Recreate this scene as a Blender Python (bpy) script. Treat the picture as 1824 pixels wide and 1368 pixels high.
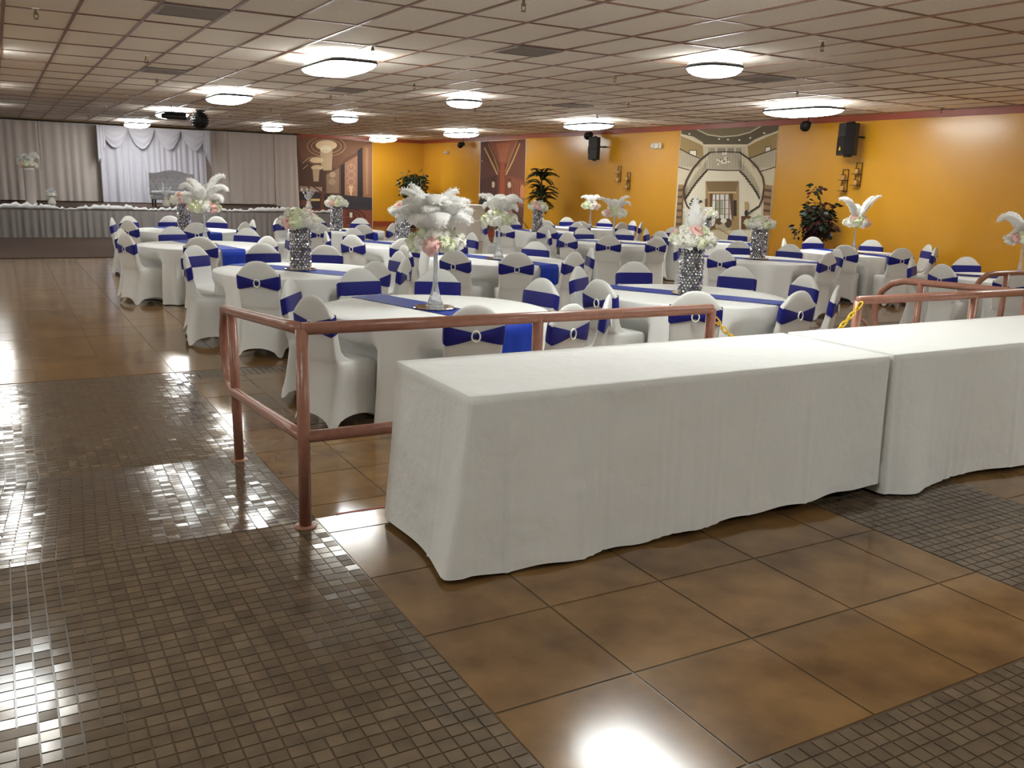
import bpy, math, random
import numpy as np
from mathutils import Matrix, Vector, Euler

for o in list(bpy.data.objects):
    bpy.data.objects.remove(o)
sc = bpy.context.scene
COL = sc.collection
PI = math.pi
rnd = random.Random(7)

# ---------------------------------------------------------------- camera
CAMZ, FPX = 1.58, 1593.6
YAW, PITCH, ROLL = 0.5209, 0.2207, 0.0332
fwd = np.array([math.sin(YAW)*math.cos(PITCH), math.cos(YAW)*math.cos(PITCH), -math.sin(PITCH)])
rgt = np.array([math.cos(YAW), -math.sin(YAW), 0.0])
upv = np.cross(rgt, fwd)
CR = math.cos(ROLL)*rgt + math.sin(ROLL)*upv
CU = -math.sin(ROLL)*rgt + math.cos(ROLL)*upv
cd = bpy.data.cameras.new('camera')
cam = bpy.data.objects.new('camera', cd)
COL.objects.link(cam)
cd.sensor_width = 36.0
cd.lens = FPX/1824*36.0
cd.clip_start = 0.05
cd.clip_end = 200
M = Matrix.Identity(4)
for i in range(3):
    M[i][0], M[i][1], M[i][2] = CR[i], CU[i], -fwd[i]
M[2][3] = CAMZ
cam.matrix_world = M
sc.camera = cam

# ---------------------------------------------------------------- world / exposure
w = bpy.data.worlds.new('world')
sc.world = w
w.use_nodes = True
w.node_tree.nodes['Background'].inputs[0].default_value = (0.5, 0.5, 0.5, 1)
w.node_tree.nodes['Background'].inputs[1].default_value = 0.02
sc.view_settings.view_transform = 'Standard'
sc.view_settings.look = 'None'
sc.view_settings.exposure = 0.0
sc.view_settings.gamma = 1.0
sc.view_settings.use_curve_mapping = False
LAMP = 29.5            # strength of every ceiling lamp's diffuser

# photo pixel (1824x1368) -> ray, and its meeting with a surface of the room
def ray(x, y):
    return CR*((x-912)/FPX) + CU*((684-y)/FPX) + fwd
def at_z(x, y, z=0.0):
    d = ray(x, y); t = (z-CAMZ)/d[2]; return Vector((d[0]*t, d[1]*t, z))
def at_X(x, y, X):
    d = ray(x, y); t = X/d[0]; return Vector((X, d[1]*t, CAMZ+d[2]*t))
def at_Y(x, y, Y):
    d = ray(x, y); t = Y/d[1]; return Vector((d[0]*t, Y, CAMZ+d[2]*t))
def project(p):
    q = np.array(p)-np.array([0, 0, CAMZ]); z = q@fwd
    return 912+FPX*(q@CR)/z, 684-FPX*(q@CU)/z, z
def in_frame(p, m=40):
    x, y, z = project(p)
    return z > 0.1 and -m < x < 1824+m and -m < y < 1368+m

# ---------------------------------------------------------------- materials
def lin(c):
    c = c/255.0
    return c/12.92 if c <= 0.04045 else ((c+0.055)/1.055)**2.4
def rgb(r, g, b, k=1.0):
    return (lin(r)*k, lin(g)*k, lin(b)*k, 1)
def mat(name, col, rough=0.5, spec=0.5, metal=0.0, noise=None, bump=None, trans=0.0, emit=None, coat=0.0, sheen=0.0, island=None, alpha=None):
    m = bpy.data.materials.new(name); m.use_nodes = True
    nt = m.node_tree; b = nt.nodes['Principled BSDF']
    b.inputs['Base Color'].default_value = col
    b.inputs['Roughness'].default_value = rough
    b.inputs['Specular IOR Level'].default_value = spec
    b.inputs['Metallic'].default_value = metal
    b.inputs['Transmission Weight'].default_value = trans
    b.inputs['Coat Weight'].default_value = coat
    b.inputs['Sheen Weight'].default_value = sheen
    if emit:
        b.inputs['Emission Color'].default_value = emit[0]
        b.inputs['Emission Strength'].default_value = emit[1]
    src = None
    tc = nt.nodes.new('ShaderNodeTexCoord')
    if noise:               # (scale, other colour, contrast lo, hi, detail)
        n = nt.nodes.new('ShaderNodeTexNoise'); n.inputs['Scale'].default_value = noise[0]
        n.inputs['Detail'].default_value = noise[4] if len(noise) > 4 else 5
        geo = nt.nodes.new('ShaderNodeNewGeometry')
        nt.links.new(geo.outputs['Position'], n.inputs['Vector'])
        r = nt.nodes.new('ShaderNodeMapRange'); r.inputs[1].default_value = noise[2]; r.inputs[2].default_value = noise[3]
        nt.links.new(n.outputs['Fac'], r.inputs[0])
        mx = nt.nodes.new('ShaderNodeMix'); mx.data_type = 'RGBA'
        mx.inputs['A'].default_value = col; mx.inputs['B'].default_value = noise[1]
        nt.links.new(r.outputs[0], mx.inputs['Factor'])
        src = mx.outputs['Result']
    if island:              # brightness spread from piece to piece
        geo = nt.nodes.new('ShaderNodeNewGeometry'); oi = nt.nodes.new('ShaderNodeObjectInfo')
        ad = nt.nodes.new('ShaderNodeMath'); ad.operation = 'ADD'
        nt.links.new(geo.outputs['Random Per Island'], ad.inputs[0]); nt.links.new(oi.outputs['Random'], ad.inputs[1])
        fr = nt.nodes.new('ShaderNodeMath'); fr.operation = 'FRACT'; nt.links.new(ad.outputs[0], fr.inputs[0])
        r = nt.nodes.new('ShaderNodeMapRange'); r.inputs[3].default_value = 1-island; r.inputs[4].default_value = 1+island
        nt.links.new(fr.outputs[0], r.inputs[0])
        vm = nt.nodes.new('ShaderNodeVectorMath'); vm.operation = 'SCALE'
        if src: nt.links.new(src, vm.inputs[0])
        else: vm.inputs[0].default_value = col[:3]
        nt.links.new(r.outputs[0], vm.inputs['Scale'])
        src = vm.outputs[0]
    if src: nt.links.new(src, b.inputs['Base Color'])
    if bump:                # (scale, strength, distance)
        n = nt.nodes.new('ShaderNodeTexNoise'); n.inputs['Scale'].default_value = bump[0]; n.inputs['Detail'].default_value = 4
        nt.links.new(tc.outputs['Object'], n.inputs['Vector'])
        bp = nt.nodes.new('ShaderNodeBump'); bp.inputs['Strength'].default_value = bump[1]; bp.inputs['Distance'].default_value = bump[2]
        nt.links.new(n.outputs['Fac'], bp.inputs['Height']); nt.links.new(bp.outputs[0], b.inputs['Normal'])
    return m

MT = {}
MT['tile'] = mat('ceramic_tile', rgb(131, 99, 60), 0.13, 0.5, noise=(4.0, rgb(100, 73, 44), 0.36, 0.68, 12), island=0.10)
MT['mosaic'] = mat('slate_mosaic', rgb(104, 88, 70), 0.12, 0.5, noise=(9, rgb(86, 73, 59), 0.35, 0.7, 6), island=0.16)
MT['grout'] = mat('grout', rgb(84, 70, 55), 0.2, 0.5)
MT['redtape'] = mat('red_edge_tape', rgb(150, 60, 40), 0.5)
MT['carpet'] = mat('grey_carpet', rgb(92, 76, 68), 0.95, 0.1, noise=(60, rgb(76, 63, 57), 0.3, 0.7), bump=(200, 0.4, 0.01))
MT['wall'] = mat('yellow_paint', rgb(208, 151, 40), 0.25, 0.5, noise=(0.8, rgb(200, 142, 34), 0.3, 0.7), bump=(14, 0.06, 0.01))
MT['wallplain'] = mat('cream_paint', rgb(225, 212, 185), 0.6)
MT['redtrim'] = mat('red_brown_trim', rgb(150, 66, 40), 0.4)
MT['panel'] = mat('ceiling_panel', rgb(243, 234, 221), 0.9, 0.2, noise=(40, rgb(234, 224, 210), 0.35, 0.65), island=0.03, bump=(120, 0.12, 0.005))
MT['tbar'] = mat('painted_ceiling_grid', rgb(128, 92, 74), 0.35, 0.5)
MT['vent'] = mat('vent_grey', rgb(140, 130, 122), 0.5)
MT['rail'] = mat('pinkish_brown_paint', rgb(160, 112, 94), 0.32, 0.5, noise=(30, rgb(148, 100, 82), 0.4, 0.7))
MT['linen'] = mat('white_linen', rgb(236, 236, 232), 0.85, 0.15, bump=(220, 0.12, 0.004), sheen=0.1)
MT['creased'] = mat('white_creased_linen', rgb(236, 236, 232), 0.85, 0.15, bump=(6.5, 0.32, 0.05))
MT['spandex'] = mat('white_spandex', rgb(210, 209, 204), 0.6, 0.25, sheen=0.15)
MT['blue'] = mat('royal_blue_satin', rgb(17, 20, 112), 0.5, 0.3, sheen=0.1)
MT['runner'] = mat('blue_runner_satin', rgb(24, 52, 150), 0.6, 0.2, bump=(50, 0.15, 0.005))
MT['ring'] = mat('pearl_buckle', rgb(225, 224, 215), 0.25, 0.7)
MT['glass'] = mat('clear_glass', (0.92, 0.94, 0.96, 1), 0.04, 0.5, trans=0.85)
MT['mirror'] = mat('mirror_plate', (0.8, 0.8, 0.8, 1), 0.05, metal=1.0)
MT['crystal'] = mat('silver_crystal', (0.72, 0.72, 0.75, 1), 0.10, metal=0.8, island=0.75)
MT['crystalcore'] = mat('grey_acrylic', (0.16, 0.16, 0.17, 1), 0.3, metal=0.4)
MT['feather'] = mat('white_feather', rgb(252, 251, 248), 0.8, 0.1)
def translucent(m, k):
    nt = m.node_tree; b = nt.nodes['Principled BSDF']; out = [n for n in nt.nodes if n.type == 'OUTPUT_MATERIAL'][0]
    t = nt.nodes.new('ShaderNodeBsdfTranslucent'); t.inputs[0].default_value = b.inputs['Base Color'].default_value
    x = nt.nodes.new('ShaderNodeMixShader'); x.inputs[0].default_value = k
    nt.links.new(b.outputs[0], x.inputs[1]); nt.links.new(t.outputs[0], x.inputs[2]); nt.links.new(x.outputs[0], out.inputs[0])
translucent(MT['feather'], .38)
MT['fw'] = mat('white_petal', rgb(240, 238, 226), 0.7, 0.2)
MT['fc'] = mat('cream_green_petal', rgb(226, 230, 196), 0.7, 0.2)
MT['fp'] = mat('pink_petal', rgb(240, 198, 190), 0.7, 0.2)
MT['leafg'] = mat('dark_green_leaf', rgb(30, 48, 30), 0.45, 0.4, island=0.4)
MT['leafr'] = mat('dark_red_leaf', rgb(70, 24, 28), 0.45, 0.4, island=0.4)
MT['bark'] = mat('brown_bark', rgb(92, 72, 52), 0.85)
MT['pot'] = mat('dark_pot', rgb(60, 45, 36), 0.5)
MT['black'] = mat('black_plastic', rgb(22, 22, 23), 0.45, 0.4)
MT['blackgrille'] = mat('black_grille', rgb(16, 16, 17), 0.6, 0.3, bump=(300, 0.5, 0.004))
MT['yellow'] = mat('yellow_plastic', rgb(238, 196, 20), 0.4)
MT['whitep'] = mat('white_plastic', rgb(226, 222, 212), 0.4)
MT['iron'] = mat('dark_iron', rgb(70, 44, 24), 0.5, metal=0.3)
MT['candle'] = mat('ivory_candle', rgb(190, 150, 90), 0.6)
MT['bronze'] = mat('dark_bronze_band', rgb(52, 48, 50), 0.35, metal=0.6)
MT['brass'] = mat('dull_brass', rgb(110, 92, 62), 0.4, metal=0.7)
MT['diff'] = mat('lamp_diffuser', rgb(250, 250, 255), 0.4, emit=((0.955, 1.0, 0.99, 1), LAMP))
MT['drape'] = mat('white_voile', rgb(192, 182, 176), 0.85, 0.15)
MT['satin'] = mat('white_drape_satin', rgb(200, 198, 208), 0.55, 0.3)
MT['skirt'] = mat('silver_skirt_satin', rgb(136, 130, 128), 0.6, 0.3)
MT['tulle'] = mat('white_tulle', rgb(236, 236, 238), 0.9, 0.1)
MT['sofa'] = mat('silver_upholstery', rgb(170, 170, 174), 0.5, 0.3, sheen=0.2)
MT['legdark'] = mat('dark_wood_leg', rgb(34, 26, 22), 0.4)
MT['tablewood'] = mat('table_laminate', rgb(150, 120, 84), 0.5)
MT['steel'] = mat('grey_steel_leg', rgb(90, 90, 92), 0.4, metal=0.7)

# ---------------------------------------------------------------- mesh helpers
class MB:
    def __init__(s):
        s.v = []; s.f = []; s.mi = []
    def add(s, vs, fs, mi=0):
        n = len(s.v); s.v += [tuple(p) for p in vs]; s.f += [tuple(n+i for i in f) for f in fs]; s.mi += [mi]*len(fs)
        return s
    def box(s, a, b, mi=0):
        x0, y0, z0 = a; x1, y1, z1 = b
        return s.add([(x0,y0,z0),(x1,y0,z0),(x1,y1,z0),(x0,y1,z0),(x0,y0,z1),(x1,y0,z1),(x1,y1,z1),(x0,y1,z1)],
                     [(3,2,1,0),(4,5,6,7),(0,1,5,4),(1,2,6,5),(2,3,7,6),(3,0,4,7)], mi)
    def rbox(s, a, b, r, mi=0):          # box with chamfered edges
        (x0,y0,z0),(x1,y1,z1) = a, b
        lv = [(z0, r), (z0+r, 0), (z1-r, 0), (z1, r)]
        rings = []
        for z, k in lv:
            rings.append([(x0+r,y0+k,z),(x1-r,y0+k,z),(x1-k,y0+r,z),(x1-k,y1-r,z),(x1-r,y1-k,z),(x0+r,y1-k,z),(x0+k,y1-r,z),(x0+k,y0+r,z)])
        return s.loft(rings, True, True, mi)
    def loft(s, rings, cap0=False, cap1=False, mi=0, closed=True):
        n = len(rings[0]); vs = [p for r in rings for p in r]; fs = []
        for i in range(len(rings)-1):
            for j in range(n if closed else n-1):
                k = (j+1) % n
                fs.append((i*n+j, i*n+k, (i+1)*n+k, (i+1)*n+j))
        if cap0: fs.append(tuple(reversed(range(n))))
        if cap1: fs.append(tuple((len(rings)-1)*n+j for j in range(n)))
        return s.add(vs, fs, mi)
    def lathe(s, prof, n=20, c=(0,0,0), mi=0, caps=True):
        rings = [[(c[0]+r*math.cos(2*PI*j/n), c[1]+r*math.sin(2*PI*j/n), c[2]+z) for j in range(n)] for r, z in prof]
        return s.loft(rings, caps, caps, mi)
    def tube(s, path, r, n=8, closed=False, mi=0):
        P = [Vector(p) for p in path]; m = len(P); rings = []
        t0 = (P[1]-P[0]).normalized(); ref = Vector((0,0,1)) if abs(t0.z) < 0.9 else Vector((1,0,0))
        u = t0.cross(ref).normalized()
        for i, p in enumerate(P):
            if closed: t = (P[(i+1) % m]-P[i-1]).normalized()
            else: t = (P[min(i+1, m-1)]-P[max(i-1, 0)]).normalized()
            u = (u-t*u.dot(t)).normalized(); v = t.cross(u)
            rr = r[i] if isinstance(r, (list, tuple)) else r
            rings.append([tuple(p+(u*math.cos(2*PI*j/n)+v*math.sin(2*PI*j/n))*rr) for j in range(n)])
        if closed: rings.append(rings[0]); return s.loft(rings, False, False, mi)
        return s.loft(rings, True, True, mi)
    def xf(s, mtx):
        s.v = [tuple(mtx @ Vector(p)) for p in s.v]; return s
    def mesh(s, name, mats, smooth=False):
        me = bpy.data.meshes.new(name); me.from_pydata(s.v, [], s.f)
        for m in (mats if isinstance(mats, (list, tuple)) else [mats]): me.materials.append(m)
        if any(s.mi): me.polygons.foreach_set('material_index', s.mi)
        if smooth: me.polygons.foreach_set('use_smooth', [True]*len(me.polygons))
        me.update(); return me
    def obj(s, name, mats, parent=None, smooth=False):
        return link(name, s.mesh(name, mats, smooth), parent)
def link(name, data, parent=None, loc=None, rot=None, scale=None):
    o = bpy.data.objects.new(name, data); COL.objects.link(o)
    if parent: o.parent = parent
    if loc is not None: o.location = loc
    if rot is not None: o.rotation_euler = rot
    if scale is not None: o.scale = scale
    return o
def tag(o, label, cat, group=None, kind=None):
    o['label'] = label; o['category'] = cat
    if group: o['group'] = group
    if kind: o['kind'] = kind
    return o
def thing(name, label, cat, loc=(0,0,0), rz=0.0, group=None, kind=None):
    return tag(link(name, None, None, loc, (0,0,rz)), label, cat, group, kind)
def bezier_arc(c, r, a0, a1, n, ax, ay):     # points on an arc in the plane of ax, ay
    c = Vector(c); ax = Vector(ax); ay = Vector(ay)
    return [tuple(c+ax*(r*math.cos(a0+(a1-a0)*i/n))+ay*(r*math.sin(a0+(a1-a0)*i/n))) for i in range(n+1)]

# ================================================================= the room
ZL = -0.14                       # banquet floor lies one low step below the entrance landing
YSTEP, YRAMP = 3.92, 5.50
ZC = 3.04                        # ceiling
XW, YW = 14.30, 32.30            # yellow wall and stage wall
XL, YB = -7.0, -5.0
def ramp_z(y):
    return 0.0 if y < YSTEP else (ZL if y > YRAMP else ZL*(y-YSTEP)/(YRAMP-YSTEP))
def mosaic_edge(y):              # right-hand edge of the mosaic walk
    return 1.195 if y < YSTEP else (1.195+0.10*(y-YSTEP)/(YRAMP-YSTEP) if y < YRAMP else 1.295)
TILE = 0.53
GX = [1.195+TILE*k for k in range(5)]+[3.575]
BAND0, BAND1 = 7.83, 8.14        # mosaic band across the banquet floor

def floor_setting():
    # grout bed of the landing and ramp
    b = MB()
    def strip(x0, x1, ys, zf):
        n = len(ys)
        v = [(x0, y, zf(y)-0.003) for y in ys]+[(x1, y, zf(y)-0.003) for y in ys]
        v += [(x0, y, -0.4) for y in ys]+[(x1, y, -0.4) for y in ys]
        f = []
        for i in range(n-1):
            f += [(i, n+i, n+i+1, i+1), (2*n+i+1, 3*n+i+1, 3*n+i, 2*n+i), (n+i, 3*n+i, 3*n+i+1, n+i+1), (i+1, 2*n+i+1, 2*n+i, i)]
        f += [(0, 2*n, 3*n, n), (n-1, 2*n-1, 4*n-1, 3*n-1)]
        b.add(v, f)
    strip(XL, 1.2, [YB, YSTEP, YRAMP], ramp_z)
    strip(1.2, XW, [YB, YSTEP], ramp_z)
    # wedge that carries the ramp's slightly wider lower end
    ys = [YSTEP, YRAMP]
    v = [(1.2, y, ramp_z(y)-0.003) for y in ys]+[(mosaic_edge(y), y, ramp_z(y)-0.003) for y in ys]
    v += [(p[0], p[1], -0.4) for p in v]
    b.add(v, [(0,2,3,1),(2,6,7,3)])
    up = tag(b.obj('floor', MT['grout']), 'raised entrance landing and ramp of mosaic and large brown tiles', 'floor', kind='structure')
    lo = MB().box((XL, YSTEP, -0.4), (XW, YW, ZL-0.003)).obj('floor', MT['grout'])
    tag(lo, 'lower banquet floor of large glossy brown ceramic tiles', 'floor', kind='structure')
    # one unit tile, shared by all tile parts
    def unit(m, inset):
        h = 0.5; k = 0.5-inset
        return MB().add([(-h,-h,-1),(h,-h,-1),(h,h,-1),(-h,h,-1),(-k,-k,0),(k,-k,0),(k,k,0),(-k,k,0)],
                        [(4,5,6,7),(0,1,5,4),(1,2,6,5),(2,3,7,6),(3,0,4,7)]).mesh('tile', m)
    big = unit(MT['tile'], 0.004); small = unit(MT['mosaic'], 0.03)
    r = random.Random(3)
    def emit(owner, cells, me, m, name, tilt, gap, limit=300):
        # cells: (cx, cy, z, w, d, slope)
        def size(c):
            x, y, zz = project((c[0], c[1], c[2]))
            return c[3]*c[4]*(CAMZ-c[2])/max(zz, 0.2)**3 if in_frame((c[0], c[1], c[2]), 20) else 0
        order = sorted(cells, key=size, reverse=True)
        rest = MB()
        for i, (cx, cy, z, w, d, sl) in enumerate(order):
            rx = math.atan(sl)+r.gauss(0, tilt); ry = r.gauss(0, tilt)
            if i < limit:
                link(name, me, owner, (cx, cy, z), (rx, ry, 0), (w-gap, d-gap, 0.008))
            else:
                a, e = (w-gap)/2, (d-gap)/2; k = 0.94 if d < 0.2 else 0.992
                tx, ty = math.tan(rx), -math.tan(ry)
                vs = []
                for s, zz in ((1, -0.008), (k, 0)):
                    for px, py in ((-a,-e),(a,-e),(a,e),(-a,e)):
                        vs.append((cx+px*s, cy+py*s, z+zz+px*s*ty+py*s*tx))
                rest.add(vs, [(4,5,6,7),(0,1,5,4),(1,2,6,5),(2,3,7,6),(3,0,4,7)])
        if rest.f:
            o = rest.obj(name+'_field', m, owner); o['kind'] = 'stuff'
    # mosaic walk, ramp, cross band and the two mosaic fields of the landing
    P = 0.055; cells = []
    y = -1.0
    while y < BAND1-0.02:
        cy = y+P/2; x = mosaic_edge(cy)-P/2
        if True:
            while x > -1.0:
                if cy > 0.55 or x > 0: 
                    cells.append((x, cy, ramp_z(cy), P, P, ZL/(YRAMP-YSTEP) if YSTEP < cy < YRAMP else 0)); 
                x -= P
        y += P
    y = 1.585-P/2
    while y > -0.2:
        x = 1.195+P/2
        while x < 6.2:
            cells.append((x, y, 0, P, P, 0)); x += P
        y -= P
    y = 1.585+P/2
    while y < YSTEP-0.03:
        x = 3.58+P/2
        while x < 4.60:
            cells.append((x, y, 0, P, P, 0)); x += P
        y += P
    # some double and quadruple pieces as in the photograph
    out = []; taken = set(); idx = {(round(c[0]*1000), round(c[1]*1000)): c for c in cells}
    for c in cells:
        if id(c) in taken: continue
        nb = idx.get((round((c[0]-P)*1000), round(c[1]*1000)))
        if nb and id(nb) not in taken and r.random() < .05:
            taken.add(id(nb)); c = (c[0]-P/2, c[1], c[2], 2*P, P, c[5])
        out.append(c)
    emit(up, out, small, MT['mosaic'], 'mosaic_tile', 0.010, 0.0032)
    # large tiles of the landing
    cells = []
    ys = [1.59, 2.127, 2.657, 3.187, 3.717, YSTEP-0.005]
    for xs in (GX, [4.62+TILE*k for k in range(19)]):
        for i in range(len(xs)-1):
            for j in range(len(ys)-1):
                x0, x1 = xs[i], min(xs[i+1], XW-0.05)
                if x1-x0 < 0.05: continue
                cells.append(((x0+x1)/2, (ys[j]+ys[j+1])/2, 0, x1-x0, ys[j+1]-ys[j], 0))
    emit(up, cells, big, MT['tile'], 'floor_tile', 0.0012, 0.006)
    # lower floor
    cells = []; band = []
    y0 = 4.44-TILE
    ys = []
    while y0 < YW-0.1:
        a, e = y0, min(y0+TILE, YW-0.02)
        if a < BAND0 < e: ys += [(a, BAND0)]
        elif a < BAND1 < e: ys += [(BAND1, e)]
        elif e <= BAND0 or a >= BAND1: ys.append((a, e))
        y0 += TILE
    for a, e in ys:
        a = max(a, YSTEP+0.01)
        if e-a < 0.03: continue
        x0 = 1.77-TILE*17
        while x0 < XW-0.06:
            x1 = min(x0+TILE, XW-0.03)
            xa = x0
            if e <= BAND1+0.01:
                if x1 <= 1.30: x0 += TILE; continue
                xa = max(x0, 1.30)
            if not (a > 20.2 and e < 25.0 and x1 < 5.0) and xa > XL:
                cells.append(((xa+x1)/2, (a+e)/2, ZL, x1-xa, e-a, 0))
            x0 += TILE
    emit(lo, cells, big, MT['tile'], 'floor_tile', 0.0015, 0.006)
    x = 1.30+P/2
    while x < 9:
        y = BAND0+P/2
        while y < BAND1-0.01:
            band.append((x, y, ZL, P, P, 0)); y += P
        x += P
    emit(lo, band, small, MT['mosaic'], 'mosaic_tile', 0.012, 0.004)
    tag(MB().box((1.30, YSTEP-0.004, 0.0), (4.9, YSTEP+0.012, 0.003)).obj('edge_tape', MT['redtape']),
        'thin red warning line along the edge of the step', 'tape')
floor_setting()

# walls
def wall(name, a, b, m, label):
    return tag(MB().box(a, b).obj(name, m), label, 'wall', kind='structure')
wall('wall_right', (XW, YB, -0.4), (XW+0.2, YW+0.2, ZC+0.3), MT['wall'], 'long yellow painted wall with speakers and staircase mural')
wall('wall_back', (XL, YW, -0.4), (XW, YW+0.2, ZC+0.3), MT['wall'], 'yellow end wall behind the stage curtains')
wall('wall_left', (XL-0.2, YB, -0.4), (XL, YW+0.2, ZC+0.3), MT['wallplain'], 'plain cream side wall across the aisle')
wall('wall_front', (XL, YB-0.2, -0.4), (XW, YB, ZC+0.3), MT['wallplain'], 'plain cream wall at the entrance end')
def trim(n, a, b, label):
    return tag(MB().box(a, b).obj('trim_%d' % n, MT['redtrim']), label, 'trim', kind='structure')
trim(1, (XW-0.03, YB, ZC-0.11), (XW, YW, ZC), 'red-brown crown strip at the top of the long yellow wall')
trim(2, (9.35, YW-0.03, ZC-0.11), (XW-0.03, YW, ZC), 'red-brown crown strip above the chandelier mural')
def baseboard(side, a, b, label):
    return tag(MB().box(a, b).obj('baseboard_'+side, MT['redtrim']), label, 'baseboard', kind='structure')
baseboard('right', (XW-0.02, YSTEP+0.05, ZL), (XW, YW, ZL+0.14), 'red-brown baseboard along the long yellow wall')
baseboard('back', (12.27, YW-0.02, ZL), (XW-0.02, YW, ZL+0.16), 'red-brown baseboard at the corner beside the chandelier mural')

# ceiling: slab, T-bar grid, panels
CX0, CDX, CY0, CDY = 0.203, 0.6053, 10.14, 1.2299
def ceiling_setting():
    ce = MB().box((XL, YB, ZC+0.03), (XW, YW, ZC+0.28)).obj('ceiling', MT['panel'])
    tag(ce, 'suspended ceiling of beige panels in a brown metal grid', 'ceiling', kind='structure')
    bars = MB(); hw = 0.012
    i0 = math.floor((XL-CX0)/CDX); i1 = math.ceil((XW-CX0)/CDX)
    j0 = math.floor((YB-CY0)/CDY); j1 = math.ceil((YW-CY0)/CDY)
    for i in range(i0+1, i1):
        x = CX0+CDX*i; bars.box((x-hw*1.3, YB, ZC-0.002), (x+hw*1.3, YW, ZC+0.03))
    for j in range(j0+1, j1):
        y = CY0+CDY*j
        for i in range(i0, i1):
            a, b = max(XL, CX0+CDX*i+hw*1.3), min(XW, CX0+CDX*(i+1)-hw*1.3)
            if b > a: bars.box((a, y-hw, ZC-0.001), (b, y+hw, ZC+0.028))
    bars.obj('grid_bars', MT['tbar'], ce)
    w, d = CDX-2*hw, CDY-2*hw
    un = MB().add([(-.5,-.5,1),(.5,-.5,1),(.5,.5,1),(-.5,.5,1),(-.49,-.495,0),(.49,-.495,0),(.49,.495,0),(-.49,.495,0)],
                  [(7,6,5,4),(4,5,1,0),(5,6,2,1),(6,7,3,2),(7,4,0,3)]).mesh('ceiling_panel', MT['panel'])
    cells = []
    for i in range(i0, i1):
        for j in range(j0, j1):
            xa, xb = max(XL, CX0+CDX*i), min(XW-0.03, CX0+CDX*(i+1)); ya, yb = max(YB, CY0+CDY*j), min(YW-0.03, CY0+CDY*(j+1))
            if xb-xa > 0.05 and yb-ya > 0.05: cells.append(((xa+xb)/2, (ya+yb)/2, xb-xa-2*hw+0.004, yb-ya-2*hw+0.004))
    def size(c):
        p = (c[0], c[1], ZC); z = project(p)[2]
        return c[2]*c[3]/max(z, .3)**3 if in_frame(p, 60) else 0
    cells.sort(key=size, reverse=True)
    r = random.Random(11); rest = MB()
    for k, (x, y, w, d) in enumerate(cells):
        rx, ry = r.gauss(0, .0025), r.gauss(0, .003); z = ZC+0.008
        if k < 300: link('ceiling_panel', un, ce, (x, y, z), (rx, ry, 0), (w, d, 0.018))
        else:
            rest.box((x-w/2, y-d/2, z), (x+w/2, y+d/2, z+0.018))
    o = rest.obj('ceiling_panel_field', MT['panel'], ce); o['kind'] = 'stuff'
ceiling_setting()

# ================================================================= ceiling lamps
def sup(t, a, b, n=3.2):
    c, s = math.cos(t), math.sin(t)
    return (a*math.copysign(abs(c)**(2/n), c), b*math.copysign(abs(s)**(2/n), s))
def lamp_meshes(a, b, n):
    N = 36
    def ring(k, z): return [(*sup(2*PI*i/N, a*k, b*k, n), z) for i in range(N)]
    dome = MB().loft([ring(.40, -.024), ring(.78, -.040), ring(.94, -.066), ring(.97, -.095), ring(.97, -.115), ring(.90, -.15), ring(.74, -.18), ring(.5, -.198), ring(.2, -.205)], True, True)
    band = MB().loft([ring(.975, -.078), ring(1.0, -.076), ring(1.0, -.114), ring(.975, -.116), ring(.955, -.1), ring(.975, -.078)])
    plate = MB().loft([ring(.38, 0), ring(.38, -.020), ring(.34, -.0235)], True, True)
    return dome.mesh('diffuser', MT['diff'], True), band.mesh('band', MT['bronze'], True), plate.mesh('mount_plate', MT['whitep'], False)
LONG = lamp_meshes(.33, .74, 4.6)
SQ = lamp_meshes(.30, .30, 2.6)
def lamp(x, y, kind, label, group):
    t = thing('ceiling_lamp', label, 'lamp', (x, y, ZC), 0, group)
    ms = LONG if kind == 'long' else SQ
    link('mount_plate', ms[2], t); link('diffuser', ms[0], t); link('band', ms[1], t)
for y in (4.72, 11.4, 17.55, 23.7, 29.9, -1.15):  # the last, unseen behind the camera, is added to brighten the buffet cloth's front
    lamp(3.87 if y > 6 else 4.05, y, 'long', 'long frosted ceiling lamp with dark band in the row over the aisle tables', 'long lamps over aisle tables')
for y in (2.0, 8.24, 14.64, 20.9, 27.3):
    lamp(7.25, y, 'sq', 'small round-cornered ceiling lamp with dark band in the middle row', 'small lamps in the middle row')
for y in (5.0, 11.35, 17.8, 24.4, 30.6):
    lamp(12.0, y, 'long', 'long frosted ceiling lamp with dark band in the row beside the yellow wall', 'long lamps beside yellow wall')
for y in (1.9, 8.1, 14.0, 19.9, 26.0):
    lamp(-0.2, y, 'sq', 'small round-cornered ceiling lamp with dark band over the open aisle', 'small lamps over the aisle')
for y in (5.2, 11.4, 17.6):
    lamp(-3.8, y, 'long', 'long frosted ceiling lamp beyond the open aisle', 'long lamps beyond the aisle')

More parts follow.
